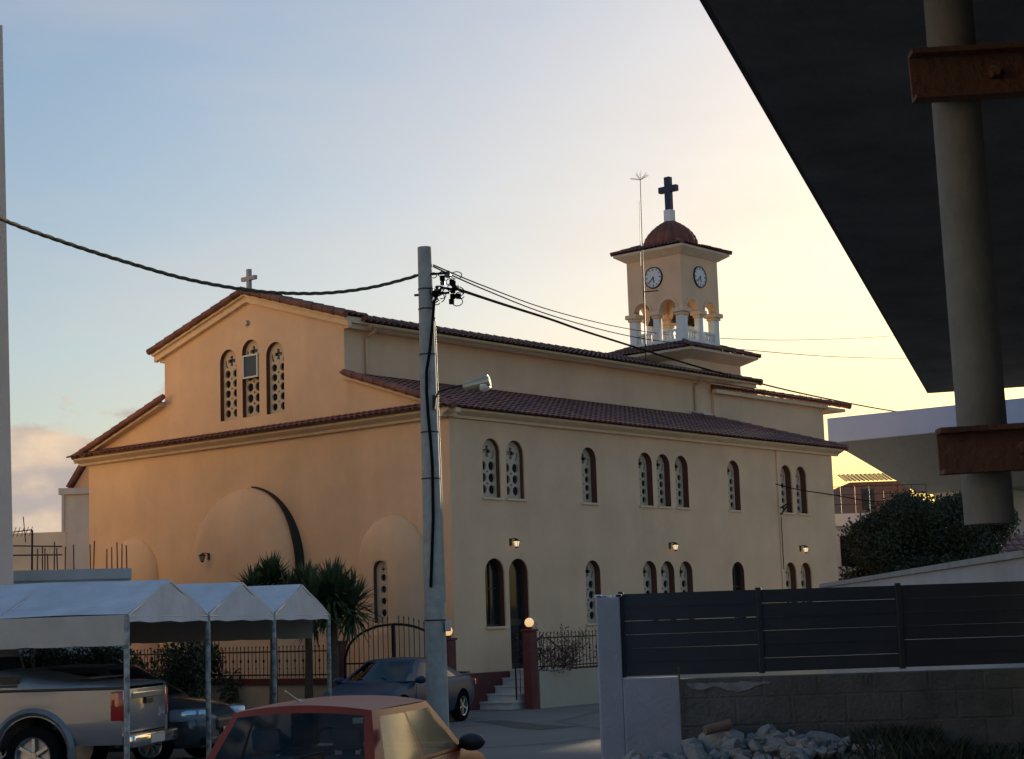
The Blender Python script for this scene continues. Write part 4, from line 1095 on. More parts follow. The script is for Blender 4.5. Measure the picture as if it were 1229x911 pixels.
def red_hatch():
    # Small three-door hatchback seen from behind
    t = thing('hatchback_car', 'old red hatchback seen from behind with sun glinting on its side window', 'car', (-1.37, 14.67, -.02), az_rot(13))
    paint = mat('faded_red_paint', (.24, .034, .014), .40, var=.15, scale=3, spec=.3)
    xs = [-1.84, -1.81, -1.76, -1.68]+[-1.6+.1*k for k in range(33)]+[1.66, 1.74, 1.79, 1.82]
    body = loft_body(xs, [(-1.85, .62), (-1.78, .72), (-1.5, .785), (0, .80), (1.3, .78), (1.65, .70), (1.82, .56)],
        [(-1.85, .82), (-1.7, .90), (-1.0, .91), (.6, .92), (.85, .93), (1.5, .83), (1.75, .74), (1.82, .66)],
        [(-1.85, .80), (-1.6, .875), (0, .89), (.8, .87), (1.5, .76), (1.82, .62)], [(-1.85, .36), (-1.5, .24), (0, .20), (1.5, .24), (1.82, .34)]).build('body', paint, t)
    arches(body, (-1.12, 1.20), .72, .33)
    gl = glass('golden_dusty_glass', (.62, .68, .66), .12, .8, 1.75, .22)
    greenhouse(t, [paint], .90, 1.315, .80, .18, -1.28, -1.66, .755, .60, [(.07, .40), (.43, .88)], glassm=gl, wn=(.06, .88), crown=.055, rw=(.055, .945, .08, .90), rearm=glass('clear_car_glass', (.72, .80, .84), .03, .9, 1.38))
    # black seals round the openings
    for x in (-1.12, 1.20):
        for y in (.70, -.70): wheel(t, x, y, .275, .165, 8, m_alloy)
    seats(t, ((-.05, .34), (-.05, -.34), (-.95, .32), (-.95, -.32)), m_seat, 1.14)
    mb = MB(); mb.tube([(.33+.035*cos(a)*.5, .35+.18*sin(a), .93+.17*cos(a)) for a in [2*pi*k/20 for k in range(21)]], .014, 6); mb.bar((.33, .18, .93), (.33, .52, .93), .02, .04); mb.bar((.33, .35, .93), (.5, .35, .85), .03); mb.build('steering_wheel', m_trimb, t)
    mb = MB(); rbox(mb, (.42, -.68, .80), (.80, .68, .945), .05); mb.build('dashboard', m_trimb, t)
    mb = MB(); mb.box((.08, -.11, 1.24), (.10, .11, 1.29)); mb.build('interior_mirror', m_trimb, t)
    car_mirror(t, .56, -.73, .95, m_trimb); car_mirror(t, .56, .73, .95, m_trimb)
    mb = MB(); mb.tube([(-.98, .12, 1.37), (-1.22, .16, 1.47)], .006, 6); mb.tube([(-.96, .12, 1.36), (-1.0, .12, 1.385)], .016, 8); mb.build('aerial', mat('pale_aerial', (.6, .6, .58), .4), t)
    # sticker at the top of the rear window
    mb = MB(); mb.box((-1.352, -.50, 1.225), (-1.345, -.42, 1.265)); mb.build('window_sticker', mat('sticker', (.45, .5, .35), .6), t)
    for s in (1, -1):
        mb = MB(); rbox(mb, (-1.86, s*.60-.10, .62), (-1.74, s*.60+.10, .84), .03); mb.build('tail_light', m_redlens, t)
        mb = MB(); rbox(mb, (1.68, s*.50-.14, .58), (1.80, s*.50+.14, .72), .04); mb.build('headlight', m_clear, t)
        mb = MB(); mb.box((-.28, s*.797-.004, .28), (-.272, s*.797+.006, .88)); rbox(mb, (-.22, min(s*.79, s*.83), .74), (-.06, max(s*.79, s*.83), .77), .01); mb.build('door_handle', m_trimb, t)
    mb = MB(); rbox(mb, (-1.92, -.74, .36), (-1.72, .74, .52), .05); mb.build('bumper', m_trimb, t, smooth=40)
    mb = MB(); rbox(mb, (1.70, -.70, .34), (1.90, .70, .50), .05); mb.build('bumper', m_trimb, t, smooth=40)
    mb = MB(); mb.box((-1.885, -.26, .62), (-1.875, .26, .73)); mb.build('number_plate', m_plate, t)
    # wiper across the rear glass
    mb = MB(); mb.tube([(-1.70, .02, .98), (-1.62, -.28, 1.04)], .009, 6); mb.build('wiper', m_trimb, t)
red_hatch()

def teal_coupe():
    t = thing('coupe_car', 'dark teal coupe parked behind the concrete pole by the gate', 'car', (-2.45, 34.9, 0), az_rot(203))
    paint = mat('teal_paint', (.014, .045, .085), .40, var=.1, scale=2, spec=.25)
    xs = [-2.18, -2.14, -2.08, -2.0]+[-1.9+.1*k for k in range(38)]+[1.88, 1.98, 2.06, 2.12, 2.16]
    body = loft_body(xs, [(-2.18, .60), (-2.05, .74), (-1.6, .82), (0, .84), (1.5, .80), (1.95, .70), (2.16, .50)],
        [(-2.18, .84), (-2.0, .93), (-1.6, .95), (0, .93), (.9, .90), (1.6, .78), (2.0, .67), (2.16, .56)],
        [(-2.18, .80), (-1.8, .88), (0, .86), (.9, .83), (1.6, .72), (2.16, .54)], [(-2.18, .38), (-1.8, .24), (0, .19), (1.8, .22), (2.16, .30)]).build('body', paint, t)
    arches(body, (-1.30, 1.30), .76, .345)
    greenhouse(t, [paint], .88, 1.27, 1.0, .22, -.62, -1.72, .765, .57, [(.20, .50), (.53, .86)], glassm=glass('tinted_car_glass', (.30, .36, .38), .04, .55), wn=(.06, .82))
    for x in (-1.30, 1.30):
        for y in (.74, -.74): wheel(t, x, y, .305, .19, 5, m_alloy)
    seats(t, ((0, .36), (0, -.36)), m_seat, 1.05)
    car_mirror(t, .72, .78, .90, paint); car_mirror(t, .72, -.78, .90, paint)
    for s in (1, -1):
        mb = MB(); rbox(mb, (1.92, s*.50-.19, .53), (2.13, s*.50+.19, .64), .04); mb.build('headlight', m_clear, t)
        mb = MB(); rbox(mb, (-2.19, s*.55-.18, .68), (-2.08, s*.55+.18, .82), .03); mb.build('tail_light', m_redlens, t)
        mb = MB(); mb.box((-.50, s*.838-.004, .28), (-.492, s*.838+.004, .84)); mb.box((.82, s*.838-.004, .28), (.828, s*.838+.004, .82)); rbox(mb, (-.42, min(s*.83, s*.865), .74), (-.24, max(s*.83, s*.865), .775), .012); mb.build('door_handle', m_trimb, t)
    mb = MB(); rbox(mb, (-2.12, -.62, .925), (-1.93, .62, .965), .015); mb.build('spoiler', paint, t)
    mb = MB(); rbox(mb, (2.0, -.52, .30), (2.19, .52, .42), .04); mb.build('grille', m_trimb, t)
    mb = MB(); mb.box((2.19, -.26, .43), (2.20, .26, .53)); mb.build('number_plate', m_plate, t)
    mb = MB(); mb.tube([(1.02, .3, .935), (.72, -.25, 1.03)], .008, 5); mb.tube([(1.02, -.2, .935), (.74, -.6, 1.02)], .008, 5); mb.build('wiper', m_trimb, t)
teal_coupe()

def dark_saloon():
    d = Vector((sin(radians(107)), cos(radians(107)), 0)); fr = px(250, 860, 26.6)
    t = thing('saloon_car', 'dark saloon nosing out of the middle bay of the carport', 'car', (fr.x+.22-d.x*2.1, 26.8-d.y*2.1, 0), az_rot(107))
    paint = mat('charcoal_paint', (.055, .06, .066), .22, var=.1, scale=2, coat=1)
    xs = [-2.12, -2.06, -1.98]+[-1.9+.1*k for k in range(38)]+[1.88, 1.98, 2.06, 2.12, 2.16]
    body = loft_body(xs, [(-2.12, .62), (-1.95, .76), (-1.5, .84), (0, .86), (1.5, .83), (1.95, .74), (2.16, .56)],
        [(-2.12, .90), (-1.9, 1.0), (-1.2, 1.02), (.7, 1.0), (1.0, .99), (1.6, .90), (2.0, .79), (2.16, .68)],
        [(-2.12, .85), (-1.8, .93), (0, .93), (.9, .92), (1.6, .82), (2.16, .64)], [(-2.12, .38), (-1.8, .26), (0, .2), (1.8, .24), (2.16, .32)]).build('body', paint, t)
    arches(body, (-1.28, 1.30), .78, .355)
    greenhouse(t, [paint], .96, 1.44, 1.12, .30, -.95, -1.62, .79, .60, [(.08, .28), (.31, .58), (.61, .88)], glassm=bpy.data.materials['tinted_car_glass'], wn=(.06, .84))
    for x in (-1.28, 1.30):
        for y in (.76, -.76): wheel(t, x, y, .315, .2, 7, m_alloy)
    seats(t, ((.05, .36), (.05, -.36)), m_seat, 1.15)
    car_mirror(t, .80, .80, 1.0, paint); car_mirror(t, .80, -.80, 1.0, paint)
    for s in (1, -1):
        mb = MB(); M = Matrix.Translation((1.92, s*.56, .70)) @ Matrix.Rotation(s*radians(-28), 4, 'Z'); rbox(mb, (-.42, -.16, -.085), (.17, .17, .11), .06, M); mb.build('headlight', m_clear, t, smooth=40)
    mb = MB(); rbox(mb, (2.05, -.42, .48), (2.19, .42, .66), .04); mb.build('grille', m_trimb, t)
    mb = MB(); rbox(mb, (2.0, -.66, .28), (2.18, .66, .40), .03); mb.build('lower_grille', m_trimb, t)
    mb = MB(); mb.mi = 0; mb.box((2.195, -.26, .42), (2.205, .26, .53)); mb.mi = 1
    for k in range(6): mb.box((2.2051, -.20+.062*k+(.04 if k > 2 else 0), .445), (2.207, -.165+.062*k+(.04 if k > 2 else 0), .505))
    mb.build('number_plate', [m_plate, m_trimb], t)
dark_saloon()

def pickup():
    c = px(157, 850, 23.2); hd = -82; d = Vector((sin(radians(hd)), cos(radians(hd)), 0)); lf = Vector((-d.y, d.x, 0))
    org = Vector((c.x-.08, c.y, 0))+d*2.58-lf*.86
    t = thing('pickup_truck', 'silver pickup truck with a hard bed cover parked under the carport', 'pickup truck', org, az_rot(hd))
    paint = mat('silver_paint', (.19, .205, .225), .36, metal=.25, var=.06, scale=2, coat=.6)
    # cab and bonnet
    xs = [-.68+.1*k for k in range(33)]+[2.60, 2.68, 2.74, 2.78]
    body = loft_body(xs, [(-.68, .86), (1.8, .88), (2.5, .80), (2.78, .62)], [(-.68, 1.16), (1.2, 1.16), (1.5, 1.15), (2.4, 1.06), (2.78, .92)],
        [(-.68, 1.12), (1.2, 1.10), (2.4, .98), (2.78, .86)], [(-.68, .42), (1.8, .42), (2.78, .5)]).build('body', paint, t)
    greenhouse(t, [paint], 1.12, 1.74, 1.47, .67, -.50, -.66, .80, .62, [(.06, .42), (.46, .90)], glassm=bpy.data.materials['tinted_car_glass'], wn=(.05, .88))
    # load bed
    mb = MB(); 
    bx0, bx1 = -2.55, -.71
    prof = [(-.84, .50), (-.875, .62), (-.885, .80), (-.875, 1.0), (-.85, 1.21), (-.77, 1.22), (-.77, .62), (.77, .62), (.77, 1.22), (.85, 1.21), (.875, 1.0), (.885, .80), (.875, .62), (.84, .50)]
    mb.prism(prof, lambda u, v, w: Vector((w, u, v)), bx0, bx1)
    bed = mb.build('load_bed', paint, t)
    ax = (-1.33, 1.72)
    for ob in (bed, body):
        mbc = MB(); x = ax[0] if ob is bed else ax[1]
        for s in (1, -1): mbc.lathe([(.001, .45), (.47, .45), (.47, 1.2), (.001, 1.2)], Matrix.Translation((x, 0, .42)) @ Matrix.Rotation(-s*pi/2, 4, 'X'), 36)
        bmesh.ops.recalc_face_normals(mbc.bm, faces=mbc.bm.faces[:]); boolean(ob, mbc)
        for p in ob.data.polygons: p.use_smooth = True
        ob.data.set_sharp_from_angle(angle=radians(30))
    # flared wheel-arch lips
    for s in (1, -1):
        mb = MB(); n = 24
        for k in range(n):
            for (r0, r1, y0, y1) in ((.47, .53, .865, .935), (.53, .585, .935, .885)):
                a, b = radians(-8)+radians(196)*k/n, radians(-8)+radians(196)*(k+1)/n
                q = [Vector((ax[0]+r*cos(w), s*y, .42+r*sin(w))) for r, y, w in ((r0, y0, a), (r0, y0, b), (r1, y1, b), (r1, y1, a))]
                mb.f([mb.v(p) for p in q])
        bmesh.ops.remove_doubles(mb.bm, verts=mb.bm.verts[:], dist=.001); mb.build('wheel_arch', paint, t, smooth=50)
        mb = MB(); mb.box((-.71+.006, min(s*.80, s*.868), .55), (-.682, max(s*.80, s*.868), 1.1)); mb.build('cab_gap', m_trimb, t)
        mb = MB(); mb.box((bx0+.01, s*.80-.06, 1.221), (bx1, s*.80+.065, 1.245)); mb.build('bed_rail', m_trimb, t)
        mb = MB(); rbox(mb, (bx0-.02, s*.80-.075, .80), (bx0+.16, s*.80+.09, 1.19), .025); mb.build('tail_light', m_redlens, t, smooth=40)
        for x in ax: wheel(t, x, s*.76, .385, .26, 6, m_alloy)
        car_mirror(t, 1.12, s*.86, 1.2, m_chrome)
    # tailgate, handle, trim, plate, bumper
    mb = MB(); rbox(mb, (bx0-.03, -.715, .64), (bx0+.02, .715, 1.215), .02); tg = mb.build('tailgate', paint, t, smooth=40)
    mb = MB(); rbox(mb, (bx0-.05, -.60, 1.08), (bx0-.031, .60, 1.16), .008); mb.build('chrome_strip', m_chrome, tg)
    mb = MB(); rbox(mb, (bx0-.065, -.14, 1.0), (bx0-.032, .14, 1.08), .012); mb.build('handle', m_trimb, tg)
    mb = MB(); rbox(mb, (bx0-.17, -.85, .46), (bx0-.02, .85, .62), .03); bp = mb.build('bumper', m_chrome, t, smooth=40)
    mb = MB(); mb.box((bx0-.178, -.26, .485), (bx0-.171, .26, .595)); mb.build('number_plate', m_plate, bp)
    # hard bed cover with raised hoop behind the cab
    mb = MB(); sec = [(-2.56, 1.25), (-2.50, 1.29), (-2.2, 1.31), (-1.75, 1.33), (-1.4, 1.37), (-1.05, 1.44), (-.72, 1.50)]; rings = []
    for x, z in sec:
        w = .845; zb = 1.247; h = z-zb
        half = [(w, zb), (w*.985, zb+h*.45), (w*.93, zb+h*.8), (w*.80, zb+h*.97), (w*.4, zb+h*1.03), (0, zb+h*1.05)]
        rings.append([mb.v((x, y, zz)) for y, zz in half]+[mb.v((x, -y, zz)) for y, zz in half[-2::-1]])
    for a, b in zip(rings, rings[1:]):
        for k in range(len(a)-1): mb.f([a[k], a[k+1], b[k+1], b[k]])
        mb.f([a[0], b[0], b[-1], a[-1]])
    mb.f(rings[0]); mb.f(rings[-1]); cv = mb.build('bed_cover', paint, t, smooth=40)
    for s in (1, -1):
        mb = MB(); mb.box((-1.13, s*.830-.004, 1.27), (-.83, s*.830+.004, 1.42))
        for k in range(4): mb.bar((-1.10, s*.834, 1.29+.04*k), (-.86, s*.838, 1.29+.04*k), .02, .03)
        mb.build('louvre', m_trimb, cv)
    mb = MB(); rbox(mb, (-2.0, -.62, 1.35), (-1.8, .62, 1.375), .01); mb.build('cover_spoiler', m_trimb, cv)
pickup()

# ------------------------------------------------------------------ houses on the left
def left_side():
    # tall building whose edge closes the picture on the left
    a = px(13, 560, 30)
    t = thing('tall_building', 'tall plain rendered building cut off at the left edge', 'building', (a.x, 30, 0))
    H = px(3, 30, 30).z; lean = px(3, 30, 30).x-px(16, 705, 30).x; w0 = px(16, 705, 30).x-a.x
    sec = lambda z: w0+lean*(z-3)/(H-3)
    k_ = tan(radians(19)); LB = 13       # side wall runs back to the left
    mb = MB()
    A = [mb.v(p) for p in ((sec(0), 0, 0), (sec(0)-k_*LB, LB, 0), (-14, LB, 0), (-14, 0, 0))]; B = [mb.v(p) for p in ((sec(H), 0, H), (sec(H)-k_*LB, LB, H), (-14, LB, H), (-14, 0, H))]
    for i in (1, 2, 0): mb.f([A[i], A[(i+1)%4], B[(i+1)%4], B[i]])
    m2 = MB(); m2.quad(A[0].co.copy(), A[3].co.copy(), B[3].co.copy(), B[0].co.copy()); m2.build('street_front', stucco('grey_lilac_render', (.62, .49, .41), .15), t)
    mb.f(B); mb.build('wall', stucco('bounce_peach_render', (.66, .485, .285), .12), t)  # hidden side wall, coloured warm to bounce sunlight onto the church front
    for k in range(3):
        mb = MB(); mb.box((-6, -.04, 2.2+3*k), (-4.6, -.003, 3.6+3*k)); mb.build('window', m_pane, t)
    # low white house with starter bars
    b = px(18, 700, 34); e = px(158, 690, 34)
    t = thing('low_house', 'low white flat roofed house with rusty starter bars on its roof', 'house', (e.x, 34, 0), radians(14))
    x1 = e.x-b.x; zt = px(150, 682, 34).z; zs = px(100, 690, 34).z
    mb = MB(); mb.box((-8, 0, 0), (-.03, 5, zt-.2)); mb.build('wall', m_whitehouse, t)
    mb = MB(); mb.box((-8, -.05, zt-.199), (0, 5.05, zt)); mb.build('roof_slab', m_whitehouse, t)
    mb = MB(); mb.box((-8, -.6, zs-.32), (-.55, -.001, zs-.24)); mb.build('canopy_slab', mat('grey_slab', (.3, .3, .31), .9, var=.15), t)
    mb = MB(); mb.box((-2.3, -.01, zs-.72), (-1.6, -.003, zs-.36)); mb.build('window', m_pane, t)
    for k, (u, h) in enumerate(((52, 26), (58, 30), (61, 30), (64, 20), (71, 36), (75, 30), (83, 28), (93, 32), (112, 34), (115, 34), (130, 26), (136, 30), (142, 32), (147, 32), (153, 32))):
        p = px(u, 680, 34.3+.6*(k % 3)); mb = MB(); hh = h*34/F
        xq = (p.x-e.x)*1.03+.25*(.3+.6*(k % 3)); mb.tube([(xq, .3+.6*(k % 3), zt-.05), (xq+random.uniform(-.02, .02), .3+.6*(k % 3)+random.uniform(-.03, .03), zt+hh)], .014, 6); mb.build('starter_bar', m_rust, t)
    # roof-top aerial
    q = px(38.5, 676, 36); t = thing('tv_aerial', 'rooftop television aerial on the low white house', 'aerial', (q.x, 36, zt-.02))
    mb = MB(); hh = px(38, 635, 36).z-zt; mb.tube([(0, 0, 0), (0, 0, hh)], .02, 6); mb.build('mast', m_iron, t)
    mb = MB(); mb.bar((-.5, 0, hh-.04), (.02, -.1, hh), .02)
    for k in range(6): mb.bar((-.45+.09*k, -.02*k-.12, hh-.03-.10), (-.45+.09*k, -.02*k+.12, hh-.03+.10), .010)
    mb.bar((-.12, -.05, hh-.25), (-.20, .05, hh+.28), .014); mb.build('antenna', m_iron, t)
    # wall behind
    a0, a1 = px(-10, 641, 52), px(78, 641, 52)
    t = thing('boundary_wall', 'long grey wall with dark wires behind the low white house', 'wall', (a0.x, 52, 0))
    mb = MB(); mb.box((0, 0, 0), (a1.x-a0.x, .25, a0.z)); mb.build('wall_face', m_greyhouse, t)
    mb = MB(); mb.tube([(0, -.3, px(0, 655, 52).z), (a1.x-a0.x, -.3, px(60, 657, 52).z)], .02, 5); mb.tube([(0, -.3, px(0, 667, 52).z), (a1.x-a0.x, -.3, px(60, 667, 52).z)], .02, 5); mb.build('wire', m_iron, t)
    # neighbouring house seen past the church corner
    a0 = px(77, 590, 56); zt = a0.z
    t = thing('neighbour_house', 'grey house with dark sloping roof past the left church corner', 'house', (a0.x, 56, 0))
    mb = MB(); mb.box((0, 0, 0), (6, 8, zt-.1)); mb.build('wall', m_greyhouse, t)
    mb = MB(); mb.box((-.15, -.12, zt-.099), (6.1, 8.1, zt+.1)); mb.tube([(-.02, -.08, zt-.1), (-.02, -.08, zt-1.4), (.04, -.08, zt-1.6), (.02, -.08, .2)], .04, 6); mb.build('eaves', m_greyhouse, t)
    mb = MB(); r0 = px(88, 585, 56.3); r1 = px(103, 556, 56.3)
    mb.prism([(r0.x-a0.x, zt+.101), (6, zt+.101), (6, r1.z), (r1.x-a0.x+.1, r1.z)], lambda u, v, w: Vector((u, w, v)), .25, 6); mb.build('attic_wall', m_wall, t)
    mb = MB(); mb.bar((r0.x-a0.x-.1, 1.5, r0.z-.02), (r1.x-a0.x+.0, 1.5, r1.z+.05), 3.2, .1); mb.build('roof', m_tile2, t)
    # unseen blocks added behind the camera to bounce warm sunlight onto the church
    for k, (x0, x1_, y, h) in enumerate(((-62, -40, -4, 15), (-38, -19, -7, 13))):
        t = thing('bounce_block', ('taller' if k == 0 else 'lower')+' unseen cream block added to bounce sunlight onto the church front', 'building', (x0, y, 0))
        mb = MB(); mb.box((0, -9, 0), (x1_-x0, 0, h)); mb.build('wall', mat('cream_block_render', (.62, .50, .36), .9, var=.06) if k == 0 else bpy.data.materials['cream_block_render'], t)
        for i in range(5):
            for j in range(4):
                mb = MB(); mb.box((1.6+i*3.6, .003, 1.2+j*3.1), (2.9+i*3.6, .05, 2.7+j*3.1)); mb.build('window', m_pane, t)
left_side()

# ------------------------------------------------------------------ right background
def right_side():
    # flared canopy building
    a, b = px(998, 501, 66), px(1229, 478, 61.5); d = (b-a); d.z = 0; L0 = d.length; d.normalize(); n = Vector((-d.y, d.x, 0))
    t = thing('flared_canopy', 'large pale blue fascia canopy with sloping grey underside behind the church', 'canopy', (a.x, a.y, 0), atan2(d.y, d.x))
    zt = (a.z+b.z)/2; zf = px(1000, 531, 66).z; zb = px(1070, 592, 66).z; L = 14.5; D = 9
    mb = MB(); rbox(mb, (-.2, 0, zf), (L, D, zt), .03); mb.build('fascia', mat('pale_blue_fascia', (.29, .38, .58), .45, var=.06, scale=.6), t)
    mb = MB(); A = [mb.v(p) for p in ((-.1, .12, zf-.002), (L-.1, .12, zf-.002), (L-.1, D-.12, zf-.002), (-.1, D-.12, zf-.002))]
    B = [mb.v(p) for p in ((2.3, 2.2, zb), (L-2.3, 2.2, zb), (L-2.3, D-2.2, zb), (2.3, D-2.2, zb))]
    for i in range(4): mb.f([A[i], A[(i+1)%4], B[(i+1)%4], B[i]])
    mb.f(B[::-1]); mb.f(A); mb.build('soffit', mat('grey_soffit', (.11, .13, .145), .7, var=.08), t)
    mb = MB()
    for x in (3.2, L-3.2): rbox(mb, (x-.3, D/2-.3, 0), (x+.3, D/2+.3, zb+.01), .03)
    mb.build('column', m_conc, t)
    mb = MB(); mb.box((2.6, 3.0, 0), (5.2, D-1.5, zb)); mb.build('shop_wall', m_greyhouse, t)
    # brick house and pale parapet
    a, b = px(1020, 579, 82), px(1066, 577, 82)
    t = thing('brick_house', 'small brick upper storey under the flared canopy edge', 'house', (a.x, 82, 0))
    mb = MB(); mb.box((0, 0, 0), (b.x-a.x+1, 5, a.z)); mb.build('wall', mat('brick_red', (.24, .11, .07), .9, var=.3, scale=8), t)
    mb = MB(); T = Vector((0, 2.2, .5)); tiles(mb, (-.2, -.15, a.z), (1, 0, 0), T, b.x-a.x+1.4, T.length); mb.build('roof', m_tile, t, smooth=50)
    mb = MB(); mb.box((.5, -.02, a.z-1.3), (1.1, -.003, a.z-.3)); mb.build('window', m_pane, t)
    a, b = px(1003, 617, 64), px(1075, 612, 64)
    t = thing('terrace_house', 'white terrace house with thin roof railing beside the church', 'house', (a.x-.8, 64, 0))
    w = b.x-a.x+2
    mb = MB(); mb.box((0, 0, 0), (w, 6, a.z-.45)); mb.build('wall', m_whitehouse, t)
    mb = MB(); mb.box((-.1, -.12, a.z-.449), (w+.1, 6.1, a.z)); mb.build('parapet', m_white, t)
    mb = MB()
    for k in range(9): mb.tube([(w*k/8, .2, a.z), (w*k/8, .2, a.z+1.0)], .014, 5)
    for z in (.35, .7, 1.0): mb.tube([(0, .2, a.z+z), (w, .2, a.z+z)], .012, 5)
    mb.build('railing', m_iron, t)
    mb = MB(); mb.box((.9, -.02, a.z-1.9), (1.7, -.003, a.z-.8)); mb.build('window', m_pane, t)
    mb = MB(); mb.box((-.35, 2, a.z), (.15, 3, a.z+2.0)); mb.build('chimney', m_conc, t)
    # red roofed house at the far right
    a = px(1190, 690, 38)
    t = thing('red_roof_house', 'low house with dark red tiled roof at the right edge behind the downpipe', 'house', (a.x, 38, 0))
    zr = px(1215, 640, 38).z; mb = MB(); mb.box((.2, .3, 0), (7, 6, 2.4)); mb.build('wall', m_greyhouse, t)
    mb = MB(); T = Vector((0, 3, zr-2.3)); tiles(mb, (-.3, 0, 2.35), (1, 0, 0), T, 8, T.length, s0=lambda q: 1.6*q, s1=lambda q: 8-1.6*q); mb.build('roof', m_tile, t, smooth=50)
    # long plot wall running away beside the fence
    A, B = Vector((4.02, 13.6, 0)), Vector((4.60, 26.3, 0))
    t = thing('plot_wall', 'long plain grey plot wall running back behind the dark slat fence', 'wall', A)
    mb = MB(); D_ = B-A; mb.bar(Vector((0,0,1.13)), D_+Vector((0,0,1.13)), .2, 2.3); mb.build('wall_face', m_greyhouse, t)
    mb = MB(); mb.bar(Vector((0,0,2.31)), D_+Vector((0,0,2.31)), .26, .055); mb.build('coping', m_conc, t)
right_side()

# ------------------------------------------------------------------ slat fence, block wall, rubble
def near_fence():
    a = px(745, 715, 13); zt = a.z
    x0 = px(718, 800, 13).x; x1 = px(746, 800, 13).x; xb = px(816, 860, 13).x; zl = px(780, 813, 13).z
    t = thing('fence_wall', 'low block wall with a white rendered end post under the slat fence', 'wall', (x0, 13, 0))
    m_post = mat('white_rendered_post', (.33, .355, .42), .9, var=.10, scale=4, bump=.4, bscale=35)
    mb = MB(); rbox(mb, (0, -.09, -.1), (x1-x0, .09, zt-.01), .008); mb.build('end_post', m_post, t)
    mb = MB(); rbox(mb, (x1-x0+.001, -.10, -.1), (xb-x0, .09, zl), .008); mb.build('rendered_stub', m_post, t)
    mb = MB()
    for k in range(9):
        x = random.uniform(0, x1-x0); rbox(mb, (x-.025, -.08, zt-.012), (x+.02, .06, zt+random.uniform(.0, .015)), .004)
    mb.build('mortar_crust', m_white, t)
    # rough blocks, laid course by course inside one mesh
    mb = MB(); z = .32; row = 0
    while z < zl-.07:
        h = min(.20, zl-.012-z); off = -.2 if row % 2 else 0; x = xb-x0+.004
        xx = x+off
        while xx < 7.5:
            s, e = max(xx, x), xx+.395
            if e-s > .05: rbox(mb, (s+.003, -.096+random.uniform(-.003, .003), z+.004), (e-.003, .085, z+h-.004), .007)
            xx += .40
        z += .20; row += 1
    mb.box((xb-x0+.006, -.091, .3), (7.5, .07, zl-.02))
    m = mat('cement_block', (.15, .145, .135), .95, col2=(.085, .085, .082), scale=3.5, bump=.7, bscale=35)
    mb.build('block_wall', m, t)
    mb = MB(); n = 22; top_ = []; bot_ = []
    for k in range(n+1):
        x = xb-x0+.05+.62*k/n; e = sin(pi*k/n)**.4; top_.append(mb.v((x, -.1035, zl-.05+random.uniform(-.006, .006)))); bot_.append(mb.v((x, -.1035, zl-.052-(.05+.02*sin(k*.5+1)+random.uniform(-.006, .006))*e)))
    for k in range(n): mb.f([top_[k], top_[k+1], bot_[k+1], bot_[k]])
    mb.build('mortar_smear', mat('mortar', (.27, .27, .28), .95, var=.35, scale=9, bump=.5), t)
    mb = MB(); mb.tube([(xb-x0+.0, -.13, .75), (xb-x0+.003, -.125, 1.2), (xb-x0-.004, -.12, zl+.07)], .006, 6); mb.build('starter_bar', m_rust, t)
    # slat fence panels
    m_slat = mat('anthracite_slat', (.028, .032, .040), .45, var=.15, scale=2)
    posts = [x1+.012, px(912, 760, 13).x, px(1080, 755, 13).x, px(1249, 750, 13).x, px(1420, 750, 13).x]
    zb = zl+.014; H = zt+.012-zb
    names = ['first dark slat fence panel beside the white end post', 'second dark slat fence panel from the white end post', 'third dark slat fence panel, at the right edge']
    for k in range(4):
        if k == 3: lab = 'last dark slat fence panel, mostly outside the frame behind the overhang wall'
        else: lab = names[k]
        t = thing('fence_panel', lab, 'fence panel', (posts[k], 13, zl), group='dark slat fence panels')
        w = posts[k+1]-posts[k]
        mb = MB(); rbox(mb, (-.018, -.025, .004), (.022, .025, H+.03), .004); mb.build('post', m_slat, t)
        if k == 3:
            mb = MB(); rbox(mb, (w-.02, -.025, .004), (w+.02, .025, H+.03), .004); mb.build('post', m_slat, t)
        n = 6; sh = H/n
        for i in range(n):
            tw = random.uniform(-.0022, .0022); g0 = random.choice([-.0012, -.0012, .0012]); mb = MB()
            p0 = Vector((.023, -.008, .014+sh*i+g0)); ln = w-.042
            v = []
            for xx in (p0.x, p0.x+ln):
                dz = tw if xx > p0.x+.1 else 0
                v.append([mb.v((xx, yy, zz+dz)) for yy, zz in ((-.013, p0.z), (.007, p0.z), (.013, .014+sh*(i+1)-.0015), (-.007, .014+sh*(i+1)-.0015))])
            for q in range(4): mb.f([v[0][q], v[0][(q+1)%4], v[1][(q+1)%4], v[1][q]])
            mb.f(v[0][::-1]); mb.f(v[1]); mb.build('slat', m_slat, t)
near_fence()

